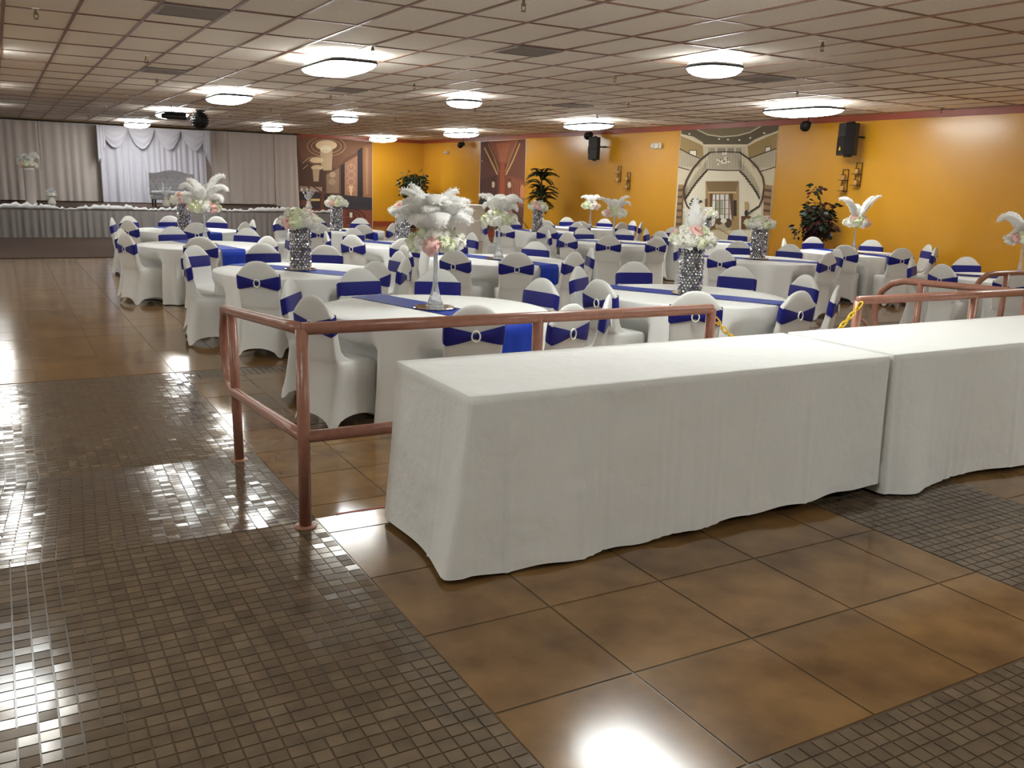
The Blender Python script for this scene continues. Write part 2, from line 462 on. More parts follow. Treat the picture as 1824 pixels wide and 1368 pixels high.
# sprinklers
def sprinkler_mesh():
    b = MB()
    b.lathe([(.0, 0), (.034, 0), (.034, -.006), (.02, -.012)], 14, mi=0)
    b.lathe([(.012, -.01), (.012, -.035), (.02, -.04), (.02, -.052), (.009, -.058)], 8, mi=1)
    for s in (-1, 1): b.tube([(s*.016, 0, -.05), (s*.02, 0, -.075), (s*.006, 0, -.095)], .004, 5, mi=1)
    b.lathe([(.006, -.09), (.022, -.095), (.022, -.099), (.004, -.102)], 10, mi=1)
    return b.mesh('sprinkler_head', [MT['whitep'], MT['brass']], False)
SPR = sprinkler_mesh()
for p in [(63,14),(260,98),(279,139),(224,170),(187,188),(157,204),(410,203),(664,80),(738,147),(589,167),(482,190),(704,207),(605,218),(846,190),(933,-3),(1096,132),(1120,181),(1064,205),(1466,72),(1421,160),(1678,190),(1408,205)]:
    q = at_z(p[0], p[1], ZC)
    if q.x < XW-.1 and q.y < YW-.2:
        o = link('fire_sprinkler', SPR, None, (q.x, q.y, ZC-.002))
        tag(o, 'brass pendant fire sprinkler hanging from a ceiling panel', 'sprinkler', 'fire sprinklers on the ceiling')
# grey return-air vents
def vent_mesh():
    b = MB(); h = .28
    b.box((-h,-h,-.004), (h,h,0))
    for k in range(12):
        y = -h+.03+k*.045; b.add([(-h+.02,y,-.005),(h-.02,y,-.005),(h-.02,y+.03,-.014),(-h+.02,y+.03,-.014)], [(0,1,2,3)])
    for a, c in (((-h-.01,-h-.01),(h+.01,-h+.02)),((-h-.01,h-.02),(h+.01,h+.01)),((-h-.01,-h),(-h+.02,h)),((h-.02,-h),(h+.01,h))):
        b.box((a[0],a[1],-.016),(c[0],c[1],-.003))
    return b.mesh('vent_grille', MT['vent'])
VEN = vent_mesh()
for p in [(337,18),(945,93),(1385,139),(282,129),(628,161),(1040,190)]:
    q = at_z(p[0], p[1], ZC)
    i = math.floor((q.x-CX0)/CDX); x = CX0+CDX*(i+.5); j = math.floor((q.y-CY0)/(CDY/2)); y = CY0+CDY/2*(j+.5)
    tag(link('ceiling_vent', VEN, None, (x, y, ZC-.001)), 'grey square louvred air vent set into the ceiling grid', 'vent', 'ceiling vents')

# ================================================================= chairs
def sq_ring(N=12, n=7.0):
    out = []
    for k in range(4):
        for i in range(N):
            t = -1+2*i/N
            sx, sy = [(t,-1),(1,t),(-t,1),(-1,-t)][k]
            r = (abs(sx)**n+abs(sy)**n)**(1/n); out.append((sx/r, sy/r, t))
    return out
def chair_meshes():
    RG = sq_ring(12, 7)
    rings = []
    for lv in range(7):
        u = lv/6; ring = []
        for sx, sy, t in RG:
            hem = .012+.085*max(0, 1-(t/.84)**2)**.5
            a = .238-(.238-.215)*u - .014*math.sin(PI*u)
            yf = .195-(.195-.165)*u; yb = -.292+(.292-.222)*(u**.8)
            y = (yf+yb)/2+(yf-yb)/2*sy
            pinch = 1-.07*(1-u)*math.cos(t*PI/2)
            x = a*sx*(pinch if abs(sx) > .9 else 1)
            if abs(sy) > .9: y = (yf+yb)/2+(y-(yf+yb)/2)*(1-.05*(1-u)*math.cos(t*PI/2))
            ring.append((x, y, hem+(.40-hem)*u))
        rings.append(ring)
    for z, a, yf, yb in [(.445,.214,.164,-.226),(.463,.209,.145,-.228),(.471,.204,.09,-.230),(.477,.199,.0,-.232),(.487,.197,-.08,-.235),
                         (.512,.196,-.13,-.238),(.56,.197,-.165,-.243),(.64,.201,-.188,-.252),(.72,.206,-.205,-.262),(.79,.208,-.217,-.270)]:
        rings.append([(a*sx, (yf+yb)/2+(yf-yb)/2*sy, z) for sx, sy, t in RG])
    for v in (.35, .65, .85, .96, 1.0):
        ring = []
        k = math.sqrt(max(0, 1-v**2.5))
        for sx, sy, t in RG:
            x = .208*sx*(1-.10*v*v*abs(sx)); zt = .93-.115*abs(sx)**2.3
            z = .79+v*(zt-.79); yc = -.2435-.12*(z-.79); ring.append((x, yc+.0265*sy*max(k, .02), z))
        rings.append(ring)
    n = len(RG)
    b = MB().loft(rings, False, False)
    m = len(rings)-1                                   # close crown
    b.f.append(tuple(m*n+j for j in range(n))); b.mi.append(0)
    cover = b.mesh('cover', MT['spandex'], True)
    # sash: plain band in front, gathered bow behind
    RS = sq_ring(14, 5)
    rings = []
    for k in range(5):
        v = -1+2*k/4; ring = []
        for sx, sy, t in RS:
            back = sy < -.75
            h = .061; zc = .752-.032*(1-(sy+1)/2)
            if back: h = .017+.051*min(1, abs(sx)/.95)**.8
            z = zc+v*h; yc = -.2345-.115*(z-.732)-.002
            off = .005+.002*(1-v*v)+(.008*(1-abs(sx))*(.5+.5*math.cos(v*9)) if back else 0)
            ring.append(((.2075+off)*sx, yc+(.029+off)*sy, z))
        rings.append(ring)
    for e in (0, -1):
        pass
    sash = MB().loft(rings).mesh('sash', MT['blue'], True)
    buckle = MB().tube([(.029*math.cos(2*PI*i/20), -.285, .720+.036*math.sin(2*PI*i/20)) for i in range(20)], .0065, 6, True).mesh('buckle', MT['ring'], True)
    return cover, sash, buckle
CHAIR = chair_meshes()
def chair(x, y, rz, label, group):
    t = thing('banquet_chair', label, 'chair', (x, y, ZL), rz, group)
    link('cover', CHAIR[0], t); sa = link('sash', CHAIR[1], t); link('buckle', CHAIR[2], sa)
    return t

# ================================================================= round tables
RT, HT = 0.90, 0.74
# centre, description, centrepiece kind, runner angle (deg), pixels of the chair tops seen in the photograph
TABLES = [
 ((2.93,6.36), 'behind handrail under the fullest feathers', 'feather', -75, [(636,477),(781,478),(965,495),(1089,524),(1023,541),(848,543),(628,519),(535,497)]),
 ((5.67,6.55), 'behind yellow chain under single plume', 'plume', -61, [(1034,474),(1119,463),(1322,473),(1440,489),(1497,508),(1428,518),(1244,525),(1094,496)]),
 ((2.78,9.47), "beside the ramp handrail's curved end", 'crystal', -58, [(332,436),(349,450),(465,433),(580,436),(694,447),(700,457),(631,460),(482,460)]),
 ((2.50,13.10), 'on the aisle with wing feathers', 'feather', -78, [(249,408),(256,414),(305,403),(443,405.6),(358,419),(474,420),(508,413)]),
 ((2.82,16.55), 'nearest the stage carpet', 'crystal', -70, [(201.5,387),(233,384),(241,392),(304,384),(370,384),(349,396),(438,395),(452,391)]),
 ((5.67,10.35), 'behind the fullest-feathered table', 'feather', -74, [(722,437),(810,443.5),(823,427),(949,430),(935,449),(1013,449),(1057,441)]),
 ((5.58,16.60), 'in front of the chandelier mural', 'crystal', -65, [(494,387.5),(562,386),(563,399),(646,387.5),(646,399.6),(700,397)]),
 ((5.40,12.95), 'in the middle, crystal behind feathers', 'crystal', -68, [(627,406),(600,412),(653,416.6),(843.6,414),(720,424)]),
 ((9.60,13.25), 'halfway to the palm, crown feathers', 'feather', -60, [(1020,413),(978,410),(1075,406.7),(1121,406.7),(1085,419),(1172,421),(1158.7,405)]),
 ((12.33,18.0), 'by yellow wall under farther sconces', 'feather', -60, [(999,386.5),(1036.5,394),(1088,393.6),(1067,390),(1121,392.5),(1137,396),(968,386)]),
 ((9.90,16.40), 'in front of the potted palm', 'crystal', -86, [(861,394),(901,403),(957.6,399),(939,390),(1008,394),(1037.6,402),(977,389)]),
 ((9.71,9.78), 'between plume table and staircase mural', 'crystal', -50, [(1204,431),(1189,425),(1317,428),(1309,442),(1403,435),(1453,448),(1495,443)]),
 ((12.0,13.55), 'right before the staircase mural', 'crystal', -60, [(1182,408),(1189,403.5),(1319,409.5),(1327,416)]),
 ((12.75,10.60), 'beside the red-leaved tree', 'feather', -95, [(1395,424),(1443,421),(1510,435),(1554.5,427),(1611,441.7),(1661,436),(1672,439.5)]),
 ((11.2,6.72), 'behind the far ramp handrails', 'feather', -60, [(1622,458),(1677,470),(1743.5,460),(1800,496)]),
]
SIDES = ('wall', 'wall-and-stage', 'stage', 'aisle-and-stage', 'aisle', 'aisle-and-entrance', 'entrance', 'wall-and-entrance')
def cloth_round(chairs, seed):
    r = random.Random(seed); N = 144
    ph = [(r.uniform(0, 2*PI), r.choice((11, 14, 17, 21, 26)), r.uniform(.006, .013)) for _ in range(4)]
    b = MB(); rings = []
    for rr in (.25, .6, .86): rings.append([(rr*RT*math.cos(2*PI*j/N), rr*RT*math.sin(2*PI*j/N), HT) for j in range(N)])
    for lv in range(15):
        if lv < 3:
            a = (lv+1)/3*PI/2; base = RT-.012+.012*math.sin(a); z = HT-.012+.012*math.cos(a); u = 0
        else:
            u = (lv-2)/12; z = (HT-.012)*(1-u)+.012*u; base = RT+.025*u
        ring = []
        for j in range(N):
            t = 2*PI*j/N; rad = base
            if u > 0:
                for p0, k, am in ph: rad += am*1.6*u**.7*math.sin(k*t+p0)
                for ca, rf in chairs:                      # cloth gives way to a seat pushed under the table
                    d = abs((t-ca+PI) % (2*PI)-PI)*rad
                    if d < .34:
                        wgt = 1 if d < .25 else .5+.5*math.cos(PI*(d-.25)/.09)
                        k = min(1, max(0, (.62-z)/.10))
                        rad = min(rad, rad+(rf-.03-rad)*wgt*k)
            ring.append((rad*math.cos(t), rad*math.sin(t), z))
        rings.append(ring)
    b.loft(rings); b.f.append(tuple(reversed(range(N)))); b.mi.append(0)
    return b
def strip_path(pts, w, n, jag=0):
    # pts: (s, z) profile along local X; width w across Y
    return [[(s, -w/2+w*j/n, z) for j in range(n+1)] for s, z in pts]
def runner_mesh(seed, free0=True, free1=True):
    r = random.Random(seed); drop = r.uniform(.26, .32)
    d0, d1 = (drop if free0 else .245), (drop if free1 else .245)
    prof = [(-RT-.034, HT-d0)]
    for k in range(1, 6): prof.append((-RT-.034, HT-d0+d0*k/6*.98))
    prof += [(-RT-.012, HT+.004)]
    for k in range(11): prof.append((-RT+.04+(2*RT-.08)*k/10, HT+.0055))
    prof += [(RT+.012, HT+.004)]
    for k in range(5, 0, -1): prof.append((RT+.034, HT-d1+d1*k/6*.98))
    prof.append((RT+.034, HT-d1))
    rings = []
    for s, z in prof:
        row = []
        for j in range(9):
            y = -.165+.33*j/8; yy = y
            hang = max(0, (HT-z)/drop)
            e = math.sqrt(max(0, 1-(y/RT)**2))
            x = s if hang == 0 and abs(s) < RT-.1 else math.copysign(abs(s)-RT+RT*e+.012*hang*math.sin(j*1.7+seed), s)
            row.append((x, yy, z+(.0015*math.sin(j*2.1+s*9) if hang == 0 else 0)))
        rings.append(row)
    return MB().loft(rings, closed=False)
ROUND = []
for ti, (c, desc, kind, ra, tops) in enumerate(TABLES):
    c = Vector((c[0], c[1], ZL)); cl = []
    pl = []
    for p in tops:
        q = at_z(p[0], p[1], ZL+.93); d = Vector((q.x-c.x, q.y-c.y, 0)); pl.append([math.atan2(d.y, d.x), min(max(d.length, 1.18), 1.40)])
    for it in range(60):                                   # neighbours keep a chair's width apart
        for i in range(len(pl)):
            for j in range(i):
                dd = (pl[i][0]-pl[j][0]+PI) % (2*PI)-PI; need = (.60 if ti < 3 else .78)/min(pl[i][1], pl[j][1])
                if abs(dd) < need:
                    k = (need-abs(dd))*.3*(1 if dd >= 0 else -1); pl[i][0] += k; pl[j][0] -= k
    for a_, rr in pl:
        d = Vector((math.cos(a_), math.sin(a_), 0)); pos = c+d*(rr-.275)
        rz = math.atan2(-d.y, -d.x)-PI/2+rnd.gauss(0, .03)
        chair(pos.x, pos.y, rz, 'blue-sashed white chair, %s side of table ' % SIDES[round(a_/(PI/4)) % 8]+desc, 'chairs of the table '+desc)
        cl.append((a_ % (2*PI), rr-.46))
    def free(a_): return all(abs((a_-q[0]+PI) % (2*PI)-PI) > .36 for q in cl)
    t = thing('round_table', 'round table under white cloth, '+desc, 'table', c)
    MB().lathe([(RT-.02, HT-.035), (RT-.012, HT-.03), (RT-.012, HT-.008), (RT-.02, HT-.005)], 40).obj('tabletop', MT['tablewood'], t)
    for a in range(4):
        x, y = .36*math.cos(a*PI/2+PI/4), .36*math.sin(a*PI/2+PI/4)
        MB().tube([(x, y, 0), (x*.95, y*.95, HT-.035)], .014, 8).obj('leg', MT['steel'], t)
    o = cloth_round(cl, 20+ti).obj('round_tablecloth', MT['linen'], None, True); o.location = c
    tag(o, 'white floor-length cloth on table '+desc, 'tablecloth')
    o = runner_mesh(ti, free(math.radians(ra)+PI), free(math.radians(ra))).obj('table_runner', MT['runner'], None, True); o.location = c; o.rotation_euler = (0, 0, math.radians(ra))
    tag(o, 'royal blue runner across table '+desc, 'runner')
    ROUND.append(c)

# ================================================================= centrepieces
def blossom_mesh(seed, m):
    r = random.Random(seed); b = MB(); n1, n2 = 18, 11
    rings = []
    for i in range(n2+1):
        ph = PI*i/n2; ring = []
        for j in range(n1):
            t = 2*PI*j/n1; k = 1+.16*math.sin(5*t+3*ph*2+seed)*math.sin(ph)+.13*math.sin(9*t-7*ph+seed)+r.uniform(-.09, .09)
            ring.append((k*math.sin(ph)*math.cos(t), k*math.sin(ph)*math.sin(t), .85*k*math.cos(ph)))
        rings.append(ring)
    b.loft(rings, True, True)
    for q in range(26):                                   # ruffled petal tips
        d = Vector((r.gauss(0,1), r.gauss(0,1), r.gauss(0,1)+.3)).normalized(); u = d.orthogonal().normalized(); v = d.cross(u); a = r.uniform(0, 6.28)
        u, v = u*math.cos(a)+v*math.sin(a), v*math.cos(a)-u*math.sin(a)
        p = d*.85
        b.add([p-u*.3, p+u*.3, p+u*.36+d*.34+v*.12, p+d*.44+v*.22, p-u*.36+d*.34+v*.1], [(0,1,2,3,4)])
    return b.mesh('blossom', m, True)
BLO = {k: [blossom_mesh(s, MT[k]) for s in (1, 2)] for k in ('fw', 'fc', 'fp')}
def plume_mesh(seed, L, bend, W, pointed=False):
    # ostrich plume growing along +Z and curling over towards +X
    r = random.Random(seed); N = 30; pts = []; x = z = 0.0; a = .0
    for i in range(N+1):
        s = i/N; pts.append((x, z, a)); st = L/N; a = bend*s**3.0; x += st*math.sin(a); z += st*math.cos(a)
    def wid(s):
        if pointed: return W*max(.05, math.sin(PI*min(1, s*.9+.09)**.62)**.9)
        return W*max(.10, min(1, s*2.6+.15)**.8*min(1, (1.03-s)*3.2)**.6)
    b = MB(); rings = []; M_ = 14
    for i, (px, pz, pa) in enumerate(pts):
        s = i/N; w = wid(s); nx, nz = math.cos(pa), -math.sin(pa); ring = []
        for j in range(M_):
            th = 2*PI*j/M_; k = 1+.10*math.sin(i*1.9+j*2.3+seed)+r.uniform(-.09, .09)
            lat = w*math.cos(th)*k; nn = (.16 if pointed else .42)*w*math.sin(th)*k-.30*w*math.cos(th)**2
            ring.append((px+nx*nn, lat, pz+nz*nn-.25*w*math.cos(th)**2))
        rings.append(ring)
    b.loft(rings, True, True)
    for i in range(3, N+1):                                # loose barbs
        px, pz, pa = pts[i]; s = i/N; w = wid(s); nx, nz = math.cos(pa), -math.sin(pa); tx, tz = math.sin(pa), math.cos(pa)
        for q in range(7):
            th = r.uniform(0, 2*PI); l = r.uniform(.010, .024)*(1.4 if i == N else 1); u = r.uniform(.2, 1.0)
            lat = w*math.cos(th)*.95; nn = (.16 if pointed else .42)*w*math.sin(th)*.95-.30*w*math.cos(th)**2
            p = Vector((px+nx*nn, lat, pz+nz*nn-.25*w*math.cos(th)**2))
            d = Vector((nx*math.sin(th), math.cos(th), nz*math.sin(th)))+Vector((tx, 0, tz))*u+Vector((0, 0, -.3))
            e = Vector((tx, 0, tz))*.007
            b.add([p-e, p+e, p+d.normalized()*l], [(0,1,2)])
    return b.mesh('feather', MT['feather'], True)
PLU = [plume_mesh(1, .44, 1.6, .080), plume_mesh(2, .42, 2.5, .084), plume_mesh(3, .36, 3.0, .080), plume_mesh(4, .46, .8, .060), plume_mesh(6, .42, 1.9, .082)]
PLUP = plume_mesh(9, .36, .25, .085, True)
def vase_tower():
    prof = [(.072,0),(.074,.004),(.066,.02),(.05,.06),(.034,.11),(.022,.17),(.017,.25),(.0165,.38),(.02,.47),(.03,.52),(.034,.525),(.028,.515),(.012,.45),(.010,.25),(.016,.16),(.03,.09),(.05,.03),(.055,.012)]
    return MB().lathe(prof, 20).mesh('tower_vase', MT['glass'], True)
def crystal_col(h=.45, rad=.105):
    r = random.Random(5); b = MB(); n, m = 20, 17
    for i in range(n):
        for j in range(m):
            t = 2*PI*(i+.5*(j % 2))/n; z = .012+h*(j+.5)/m; s = r.uniform(.011, .0165); rr = rad+r.uniform(-.004, .004)
            c = Vector((rr*math.cos(t), rr*math.sin(t), z)); e = Euler((r.uniform(-.6,.6), r.uniform(-.6,.6), t+r.uniform(-.5,.5))).to_matrix()
            vs = [c+e@Vector(q)*s for q in ((1,0,0),(0,1,0),(0,0,1.15),(0,-1,0),(0,0,-1.15),(-1,0,0))]
            b.add(vs, [(0,1,2),(0,2,3),(0,3,4),(0,4,1),(5,2,1),(5,3,2),(5,4,3),(5,1,4)])
    beads = b.mesh('crystal_beads', MT['crystal'])
    core = MB().lathe([(rad*.82,0),(rad*.84,.005),(rad*.84,h+.01),(rad*.80,h+.014)], 24).mesh('cylinder_vase', MT['crystalcore'], True)
    rim = MB()
    for z in (.006, h+.012): rim.tube([(rad*math.cos(2*PI*k/28), rad*math.sin(2*PI*k/28), z) for k in range(28)], .005, 5, True)
    return beads, core, rim.mesh('rim', MT['crystal'], True)
TOWER = vase_tower(); BEADS, CORE, RIM = crystal_col()
PLATE = MB().lathe([(.0,0),(.165,0),(.17,.003),(.168,.007),(.155,.008),(.0,.008)], 36).mesh('mirror_plate', MT['mirror'], False)
def lily_mesh():
    b = MB(); r = random.Random(2)
    for k in range(16):
        a = k*2.4+r.uniform(-.3,.3); tilt = .35+.9*(k/16)+r.uniform(-.15,.15); L = r.uniform(.09,.13)
        d = Vector((math.sin(tilt)*math.cos(a), math.sin(tilt)*math.sin(a), math.cos(tilt))); sd = Vector((-math.sin(a), math.cos(a), 0)); up = d.cross(sd)
        rows = []
        for i in range(6):
            s = i/5; w = .026*math.sin(PI*(s*.86+.1)); p = d*(L*s)-up*(.03*s*s)
            rows.append([tuple(p+sd*w*q-up*.012*q*q) for q in (-1, 0, 1)])
        b.loft(rows, closed=False)
    return b.mesh('lily_petals', MT['fw'], True)
LILY = lily_mesh()
def flowers(t, z, R, seed, n=11):
    r = random.Random(seed); k = 0
    for ring, (nn, rad, dz, s) in enumerate(((n, R*.70, -.01, .068), (6, R*.36, .055, .066))):
        for i in range(nn):
            a = 2*PI*i/nn+seed; key = ('fw','fc','fp','fw','fc','fw')[(i*5+seed+ring*2) % 6]
            q = s*r.uniform(.88, 1.12)
            link('blossom', BLO[key][i % 2], t, (rad*math.cos(a), rad*math.sin(a), z+dz+r.uniform(-.015,.015)), (r.uniform(-.5,.5), r.uniform(-.5,.5), r.uniform(0,6)), (q, q, q*.95))
VR = math.atan2(-math.sin(YAW), math.cos(YAW))        # direction of "across the view" on the floor plan
def plume(t, z, az, tilt, kind, s, me=None):
    a = VR+math.radians(az)
    m = Matrix.Rotation(a, 3, 'Z') @ Matrix.Rotation(math.radians(tilt), 3, 'Y')
    link('feather', me or PLU[kind], t, (.03*math.cos(a), .03*math.sin(a), z), m.to_euler(), (s, s, s))
FEATH = {   # azimuth from the view's right-hand direction, lean, curl kind, scale
 0: [(i*137.5, 4+38*(i/30)**.75+(i*7919 % 11-5)*.9, (0,4,1,4,0,4,2)[i % 7], 1.04-.22*(i/30)+(i*31 % 7-3)*.022) for i in range(31)]+[(168,13,3,.98)],
 3: [(175,24,1,1.1),(165,12,0,1.0),(8,13,0,1.2),(0,27,1,1.1),(-10,44,2,.95),(190,44,2,.95),(90,12,1,.9),(-90,24,1,.95)],
 5: [(180,22,0,.9),(165,12,1,.95),(90,14,1,.95),(15,12,1,.95),(0,24,1,.95),(-60,18,1,.9),(-120,20,1,.9),(30,30,2,.9),(150,30,2,.9),(-20,34,2,.85)],
 8: [(180,32,0,.85),(160,14,1,.75),(90,10,1,.7),(15,20,0,.85),(0,34,1,.8),(-90,18,1,.7)],
 9: [(180,26,1,.75),(160,10,1,.7),(90,8,1,.7),(15,12,1,.75),(0,28,1,.75),(-90,18,1,.65)],
 13:[(180,20,0,1.15),(174,14,0,1.1),(90,4,1,.85),(0,27,3,1.2),(6,18,3,1.05)],
 14:[(180,34,1,1.1),(170,20,1,1.0),(0,30,1,1),(10,14,0,1),(-90,24,1,.95)],
}
for ti, (c0, desc, kind, ra, tops) in enumerate(TABLES):
    c = ROUND[ti]; zt = ZL+HT+.0095
    tag(link('mirror_plate', PLATE, None, (c.x, c.y, zt)), 'round mirror plate under vase on table '+desc, 'mirror')
    z0 = zt+.0085
    if kind == 'feather':
        t = thing('feather_centrepiece', 'feather and rose vase on table '+desc, 'centrepiece', (c.x, c.y, z0))
        link('tower_vase', TOWER, t)
        flowers(t, .50, .225, ti+1, 10)
        for az, tl, k, s in FEATH.get(ti, FEATH[5]): plume(t, .53, az, tl, k, s)
    else:
        t = thing('crystal_centrepiece', 'silver crystal rose vase on table '+desc, 'centrepiece', (c.x, c.y, z0))
        cv = link('cylinder_vase', CORE, t); bo = link('crystal_beads', BEADS, cv); bo['kind'] = 'stuff'; link('rim', RIM, cv)
        flowers(t, .50, .215, ti+1, 10)
        if kind == 'plume':
            plume(t, .53, 90, 2, 0, 1, PLUP); plume(t, .53, 20, 22, 0, .66, PLUP); plume(t, .53, -60, 14, 0, .7, PLUP); plume(t, .53, 170, 14, 0, .72, PLUP)
        else:
            link('lily_petals', LILY, t, (0, 0, .55), (0, 0, ti))

# ================================================================= buffet tables
def rect_path(x0, x1, y0, y1, r, ns):
    P = []; X, Y = x1-x0, y1-y0
    def seg(a, b, n):
        for i in range(n): P.append((a[0]+(b[0]-a[0])*i/n, a[1]+(b[1]-a[1])*i/n))
    def arc(cx, cy, a0):
        for i in range(5):
            a = a0+PI/2*i/5; P.append((cx+r*math.cos(a), cy+r*math.sin(a)))
    seg((x0+r, y0), (x1-r, y0), ns); arc(x1-r, y0+r, -PI/2)
    seg((x1, y0+r), (x1, y1-r), ns//3); arc(x1-r, y1-r, 0)
    seg((x1-r, y1), (x0+r, y1), ns); arc(x0+r, y1-r, PI/2)
    seg((x0, y1-r), (x0, y0+r), ns//3); arc(x0+r, y0+r, PI)
    return P
def buffet(x0, x1, y0, y1, H, seed, label, clabel, flare, hemf, rz=0):
    cx, cy = (x0+x1)/2, (y0+y1)/2
    t = thing('folding_table', label, 'table', (cx, cy, 0))
    a, e = (x1-x0)/2-.006, (y1-y0)/2-.006
    MB().rbox((-a, -e, H-.045), (a, e, H-.008), .008).obj('tabletop', MT['tablewood'], t)
    for sx in (-1, 1):
        for sy in (-1, 1):
            MB().tube([(sx*(a-.16), sy*(e-.08), .012), (sx*(a-.20), sy*(e-.08), H-.045)], .014, 8).obj('leg', MT['steel'], t)
            MB().lathe([(.018,0),(.02,.003),(.02,.02),(.015,.028)], 10, (sx*(a-.16), sy*(e-.08), 0)).obj('foot', MT['black'], t)
    # cloth
    r = random.Random(seed); path = rect_path(-a-.006, a+.006, -e-.006, e+.006, .016, 150); N = len(path)
    L = [0]
    for i in range(N): L.append(L[-1]+math.dist(path[i], path[(i+1) % N]))
    cre = [(r.uniform(0, L[-1]), r.uniform(.006, .016), r.choice((-1, 1))*r.uniform(.005, .011)) for _ in range(26)]
    waves = [(r.uniform(0, 6.3), r.uniform(2.0, 5.5), r.uniform(.004, .010)) for _ in range(4)]
    rings = [[(px*.6, py*.6, H) for px, py in path], [(px*.93, py*.93, H) for px, py in path]]
    LV = 22
    for lv in range(-2, LV+1):
        ring = []
        for i, (px, py) in enumerate(path):
            s = L[i]; u = max(0, lv/LV)
            nx = 1 if px > a-.016 else (-1 if px < -a+.016 else 0); ny = 1 if py > e-.016 else (-1 if py < -e+.016 else 0)
            nl = math.hypot(nx, ny) or 1; nx, ny = nx/nl, ny/nl
            if lv < 0:
                k = .004*(-lv); ring.append((px-nx*k*1.2, py-ny*k*1.2, H-(.0015 if lv == -1 else 0))); continue
            out = 0.0
            for p0, k, am in waves: out += am*u*math.sin(k*s*1.6+p0)
            for cs, wd, am in cre:
                d = abs((s-cs+L[-1]/2) % L[-1]-L[-1]/2); out += am*min(1, u*3)*math.exp(-(d/wd)**2)
            out += .006*u; fx, fy = flare(px, py, u)
            wx = max(0, (abs(px)-(a-.010))/.016); wy = max(0, (abs(py)-(e-.010))/.016)
            fx *= math.copysign(min(1, wx), px); fy *= math.copysign(min(1, wy), py)
            z = H-.003-(H-.003-hemf(px, py))*u
            ring.append((px+nx*out+fx, py+ny*out+fy, z))
        rings.append(ring)
    b = MB().loft(rings); b.f.append(tuple(reversed(range(N)))); b.mi.append(0)
    o = b.obj('rectangular_tablecloth', MT['creased'], None, True); o.location = (cx, cy, 0)
    return tag(o, clabel, 'tablecloth')
def fl1(px, py, u):
    fx = .035+.055*max(0, (.38-py)/.76)**1.5 if px < 0 else .02
    fy = .012+.02*math.exp(-((px+.75)/.18)**2) if py < 0 else .0
    return u**1.4*fx, u**1.3*fy
buffet(1.535, 3.985, 2.995, 3.755, .770, 4, 'long folding table by the handrail, hidden under white cloth', 'white floor-length cloth with flared corner on long table by handrail',
       fl1, lambda px, py: .012+.012*math.sin(px*9)**2+.05*max(0, min(1, (px+.4)/1.2))*(py < 0))
def fl2(px, py, u):
    return (.0 if px < 0 else .03*u), .06*u**1.3*math.exp(-((px+1.05)/.12)**2)+.02*u+.025*u*math.sin(px*6+1)
buffet(4.012, 6.465, 2.99, 3.745, .775, 9, 'second long folding table, beyond the first, hidden under cloth', 'white rumpled cloth on the second long table over grey mosaic',
       fl2, lambda px, py: .015+.02*max(0, min(1, (px+.9)/.6)))

# ================================================================= handrails and chain
RR = .0285
def pipe(t, name, path, r=RR, n=14):
    return MB().tube(path, r, n).obj(name, MT['rail'], t, True)
def flange(t, x, y, z):
    t = t.children[-1]
    MB().lathe([(.05,0),(.052,.002),(.05,.007),(.032,.010)], 18, (x, y, z)).obj('base_flange', MT['rail'], t)
YR = 3.835; XR = 1.125; RH = .925
t = thing('handrail', 'pinkish-brown pipe handrail turning the corner at the ramp', 'handrail', (XR, YR, 0))
def rel(p, o=(XR, YR, 0)): return (p[0]-o[0], p[1]-o[1], p[2]-o[2])
sl = ZL/(YRAMP-YSTEP)
pipe(t, 'post', [(0,0,0),(0,0,RH)]); flange(t, 0, 0, 0)
p2y = 5.36-YR; p2z = ramp_z(5.36)
pipe(t, 'post', [(.045,p2y,p2z),(.03,p2y,RH-.128)]); flange(t, .045, p2y, p2z)
yend = 1.62
top = [(0,0,RH)]+[(.01*k/6, yend*k/6, RH-.083*yend*k/6) for k in range(1, 7)]
low0 = .43
zt, zb = top[-1][2], low0-.083*1.55
loop = top+[(.03, yend+.10, zt-.05),(.032, yend+.155, zt-.16),(.034, yend+.155, (zt+zb)/2),(.036, yend+.14, zb+.12),(.036, yend+.06, zb+.02)]+[(.03*k/6, 1.55*k/6, low0-.083*1.55*k/6) for k in range(6, 0, -1)]+[(0,0,low0)]
pipe(t, 'sloping_rail', loop)
pipe(t, 'top_rail', [(0,0,RH),(3.49-XR,0,RH-.005)])
pipe(t, 'lower_rail', [(0,0,low0),(3.49-XR,0,low0)])
for x in (2.34, 3.49):
    pipe(t, 'post', [(x-XR,0,0),(x-XR,0,RH-.003)]); flange(t, x-XR, 0, 0)
X2 = 4.715
t = thing('handrail', 'pinkish-brown pipe handrail behind the second long table, chain hooked on', 'handrail', (X2, YR, 0))
XE = 6.85
pipe(t, 'top_rail', [(0,0,.925),(XE-X2,0,.925)])
pipe(t, 'lower_rail', [(.0,0,.43),(XE-X2,0,.43)])
for x in (0, 1.19, XE-X2):
    pipe(t, 'post', [(x,0,0),(x,0,.922)]); flange(t, x, 0, 0)
MB().tube([(.03+.13*math.sin(a)*.9, 0, .64+.16*math.cos(a)) for a in [PI*k/10 for k in range(11)]], .012, 8).obj('chain_loop', MT['rail'], t, True)
